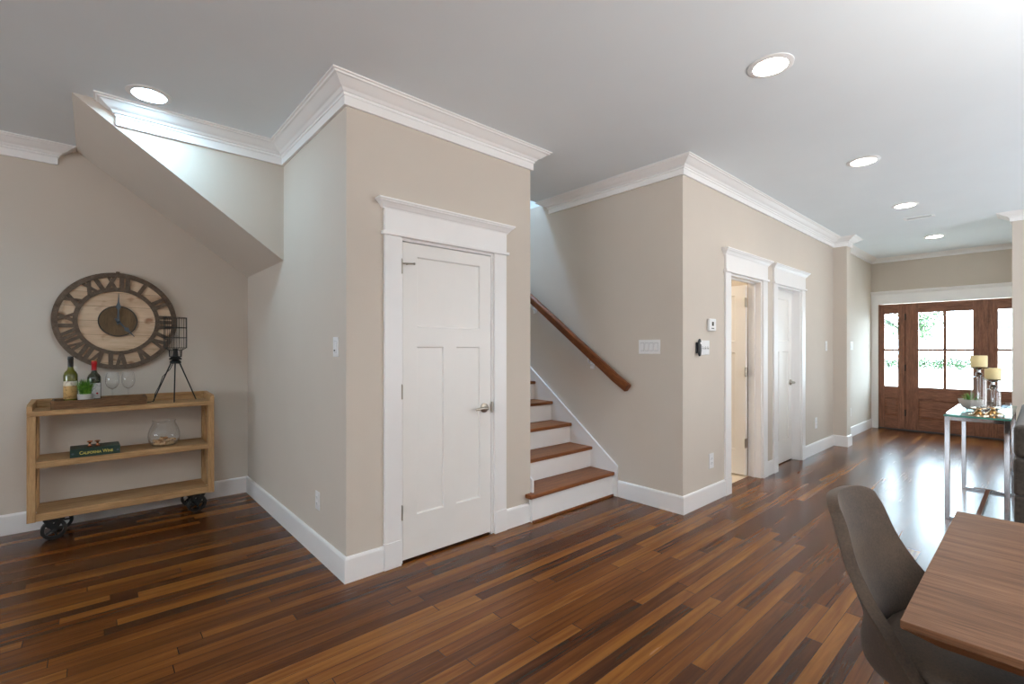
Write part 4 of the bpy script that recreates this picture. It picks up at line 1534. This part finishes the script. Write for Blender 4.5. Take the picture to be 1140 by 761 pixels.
def leaf_cloud(mb, centers, n, size):
    for i in range(n):
        cx_, rad = random.choice(centers)
        d = Vector((random.gauss(0, 1), random.gauss(0, 1), random.gauss(0, 1))).normalized() * rad * random.random() ** .4
        c_ = Vector(cx_) + d
        a = Vector((random.gauss(0, 1), random.gauss(0, 1), random.gauss(0, 1))).normalized() * size
        b_ = a.cross(Vector((random.gauss(0, 1), random.gauss(0, 1), random.gauss(0, 1)))).normalized() * size * .5
        mb.f([mb.v(c_ - a), mb.v(c_ + b_), mb.v(c_ + a), mb.v(c_ - b_)])
    return mb


hd = thing('hedge', 'clipped green hedge across the drive seen through the front door', 'hedge', (50, 4, -.2))
mb = MB()
cs = []
for i in range(60):
    yy = -4 + i * .27
    cs.append(((50 + random.uniform(-.3, .3), yy, .42 + random.uniform(-.08, .12)), .42))
    cs.append(((50 + random.uniform(-.3, .3), yy, .1), .36))
leaf_cloud(mb, cs, 9000, .085)
mb.build('foliage', M['leaf'], hd)
mb = MB()
for i in range(14):
    mb.cyl((50, -3.6 + i * 1.1, -.2), (50, -3.5 + i * 1.1, .5), .04, .02, n=6)
M['bark'] = paint('grey_bark', lin(36, 34, 32), 0.9, 0.15, 10)
mb.build('stems', M['bark'], hd)

tr = thing('tree', 'slender tree with sparse leaves outside the front door', 'tree', (20, 4.6, -.2))
mb = MB()
mb.tube([(20, 4.6, -.2), (20, 4.55, 1.2), (20.1, 4.4, 2.4), (20.1, 4.3, 4.6)], [.16, .13, .11, .06], 8)
tips = []
for (b0, b1, b2, b3) in (((20.1, 4.42, 2.2), (20, 3.7, 2.5), (20, 3.3, 2.2), (20, 3.05, 1.95)), ((20.1, 4.4, 2.6), (20, 3.5, 3.0), (20, 2.9, 2.7), (20, 2.35, 2.25)),
                         ((20, 2.9, 2.7), (20, 2.7, 2.4), (20, 2.6, 2.1), (20, 2.58, 1.9)), ((20.1, 4.35, 3.2), (20, 3.6, 3.6), (20, 3.0, 3.3), (20, 2.2, 2.75)), ((20.1, 4.35, 3.6), (20, 5, 4.2), (20, 5.5, 4.4), (20, 6, 4.2))):
    mb.tube([b0, b1, b2, b3], [.075, .06, .042, .02], 6)
    tips += [(b2, .38), (b3, .34), (b1, .35)]
mb.build('trunk', M['bark'], tr, smooth=50)
leaf_cloud(MB(), tips + [((20.1, 4.3, 4.7), .9), ((20, 4.0, 4.0), .7)], 2600, .055).build('foliage', M['leaf'], tr)

bd = thing('house', 'pale house across the street seen through the front door', 'house', (36, -1, -.2))
M['siding'] = paint('pale_siding', lin(226, 224, 220), 0.8, 0.02, 2)
MB().box(34, 42, -9, 2.2, -.2, 5.4).build('wall', M['siding'], bd)
mb = MB().prism([(-9.5, 5.4), (2.7, 5.4), (-3.4, 8.2)], 'x', 33.6, 42.4)
M['roof'] = paint('grey_shingle', lin(150, 150, 152), 0.9, 0.1, 8)
mb.build('roof', M['roof'], bd)
M['hglass'] = paint('grey_window_glass', lin(58, 68, 76), 0.2, 0.05, 3, bump=0)
for (ya, za) in ((.95, 2.35), (-2.0, 2.35), (-5.0, 2.35)):
    f_ = MB().box(33.93, 34.01, ya, ya + .55, za, za + .95).build('window', M['siding'], bd)
    MB().box(33.91, 33.94, ya + .05, ya + .50, za + .05, za + .45).box(33.91, 33.94, ya + .05, ya + .50, za + .50, za + .90).build('pane', M['hglass'], f_)
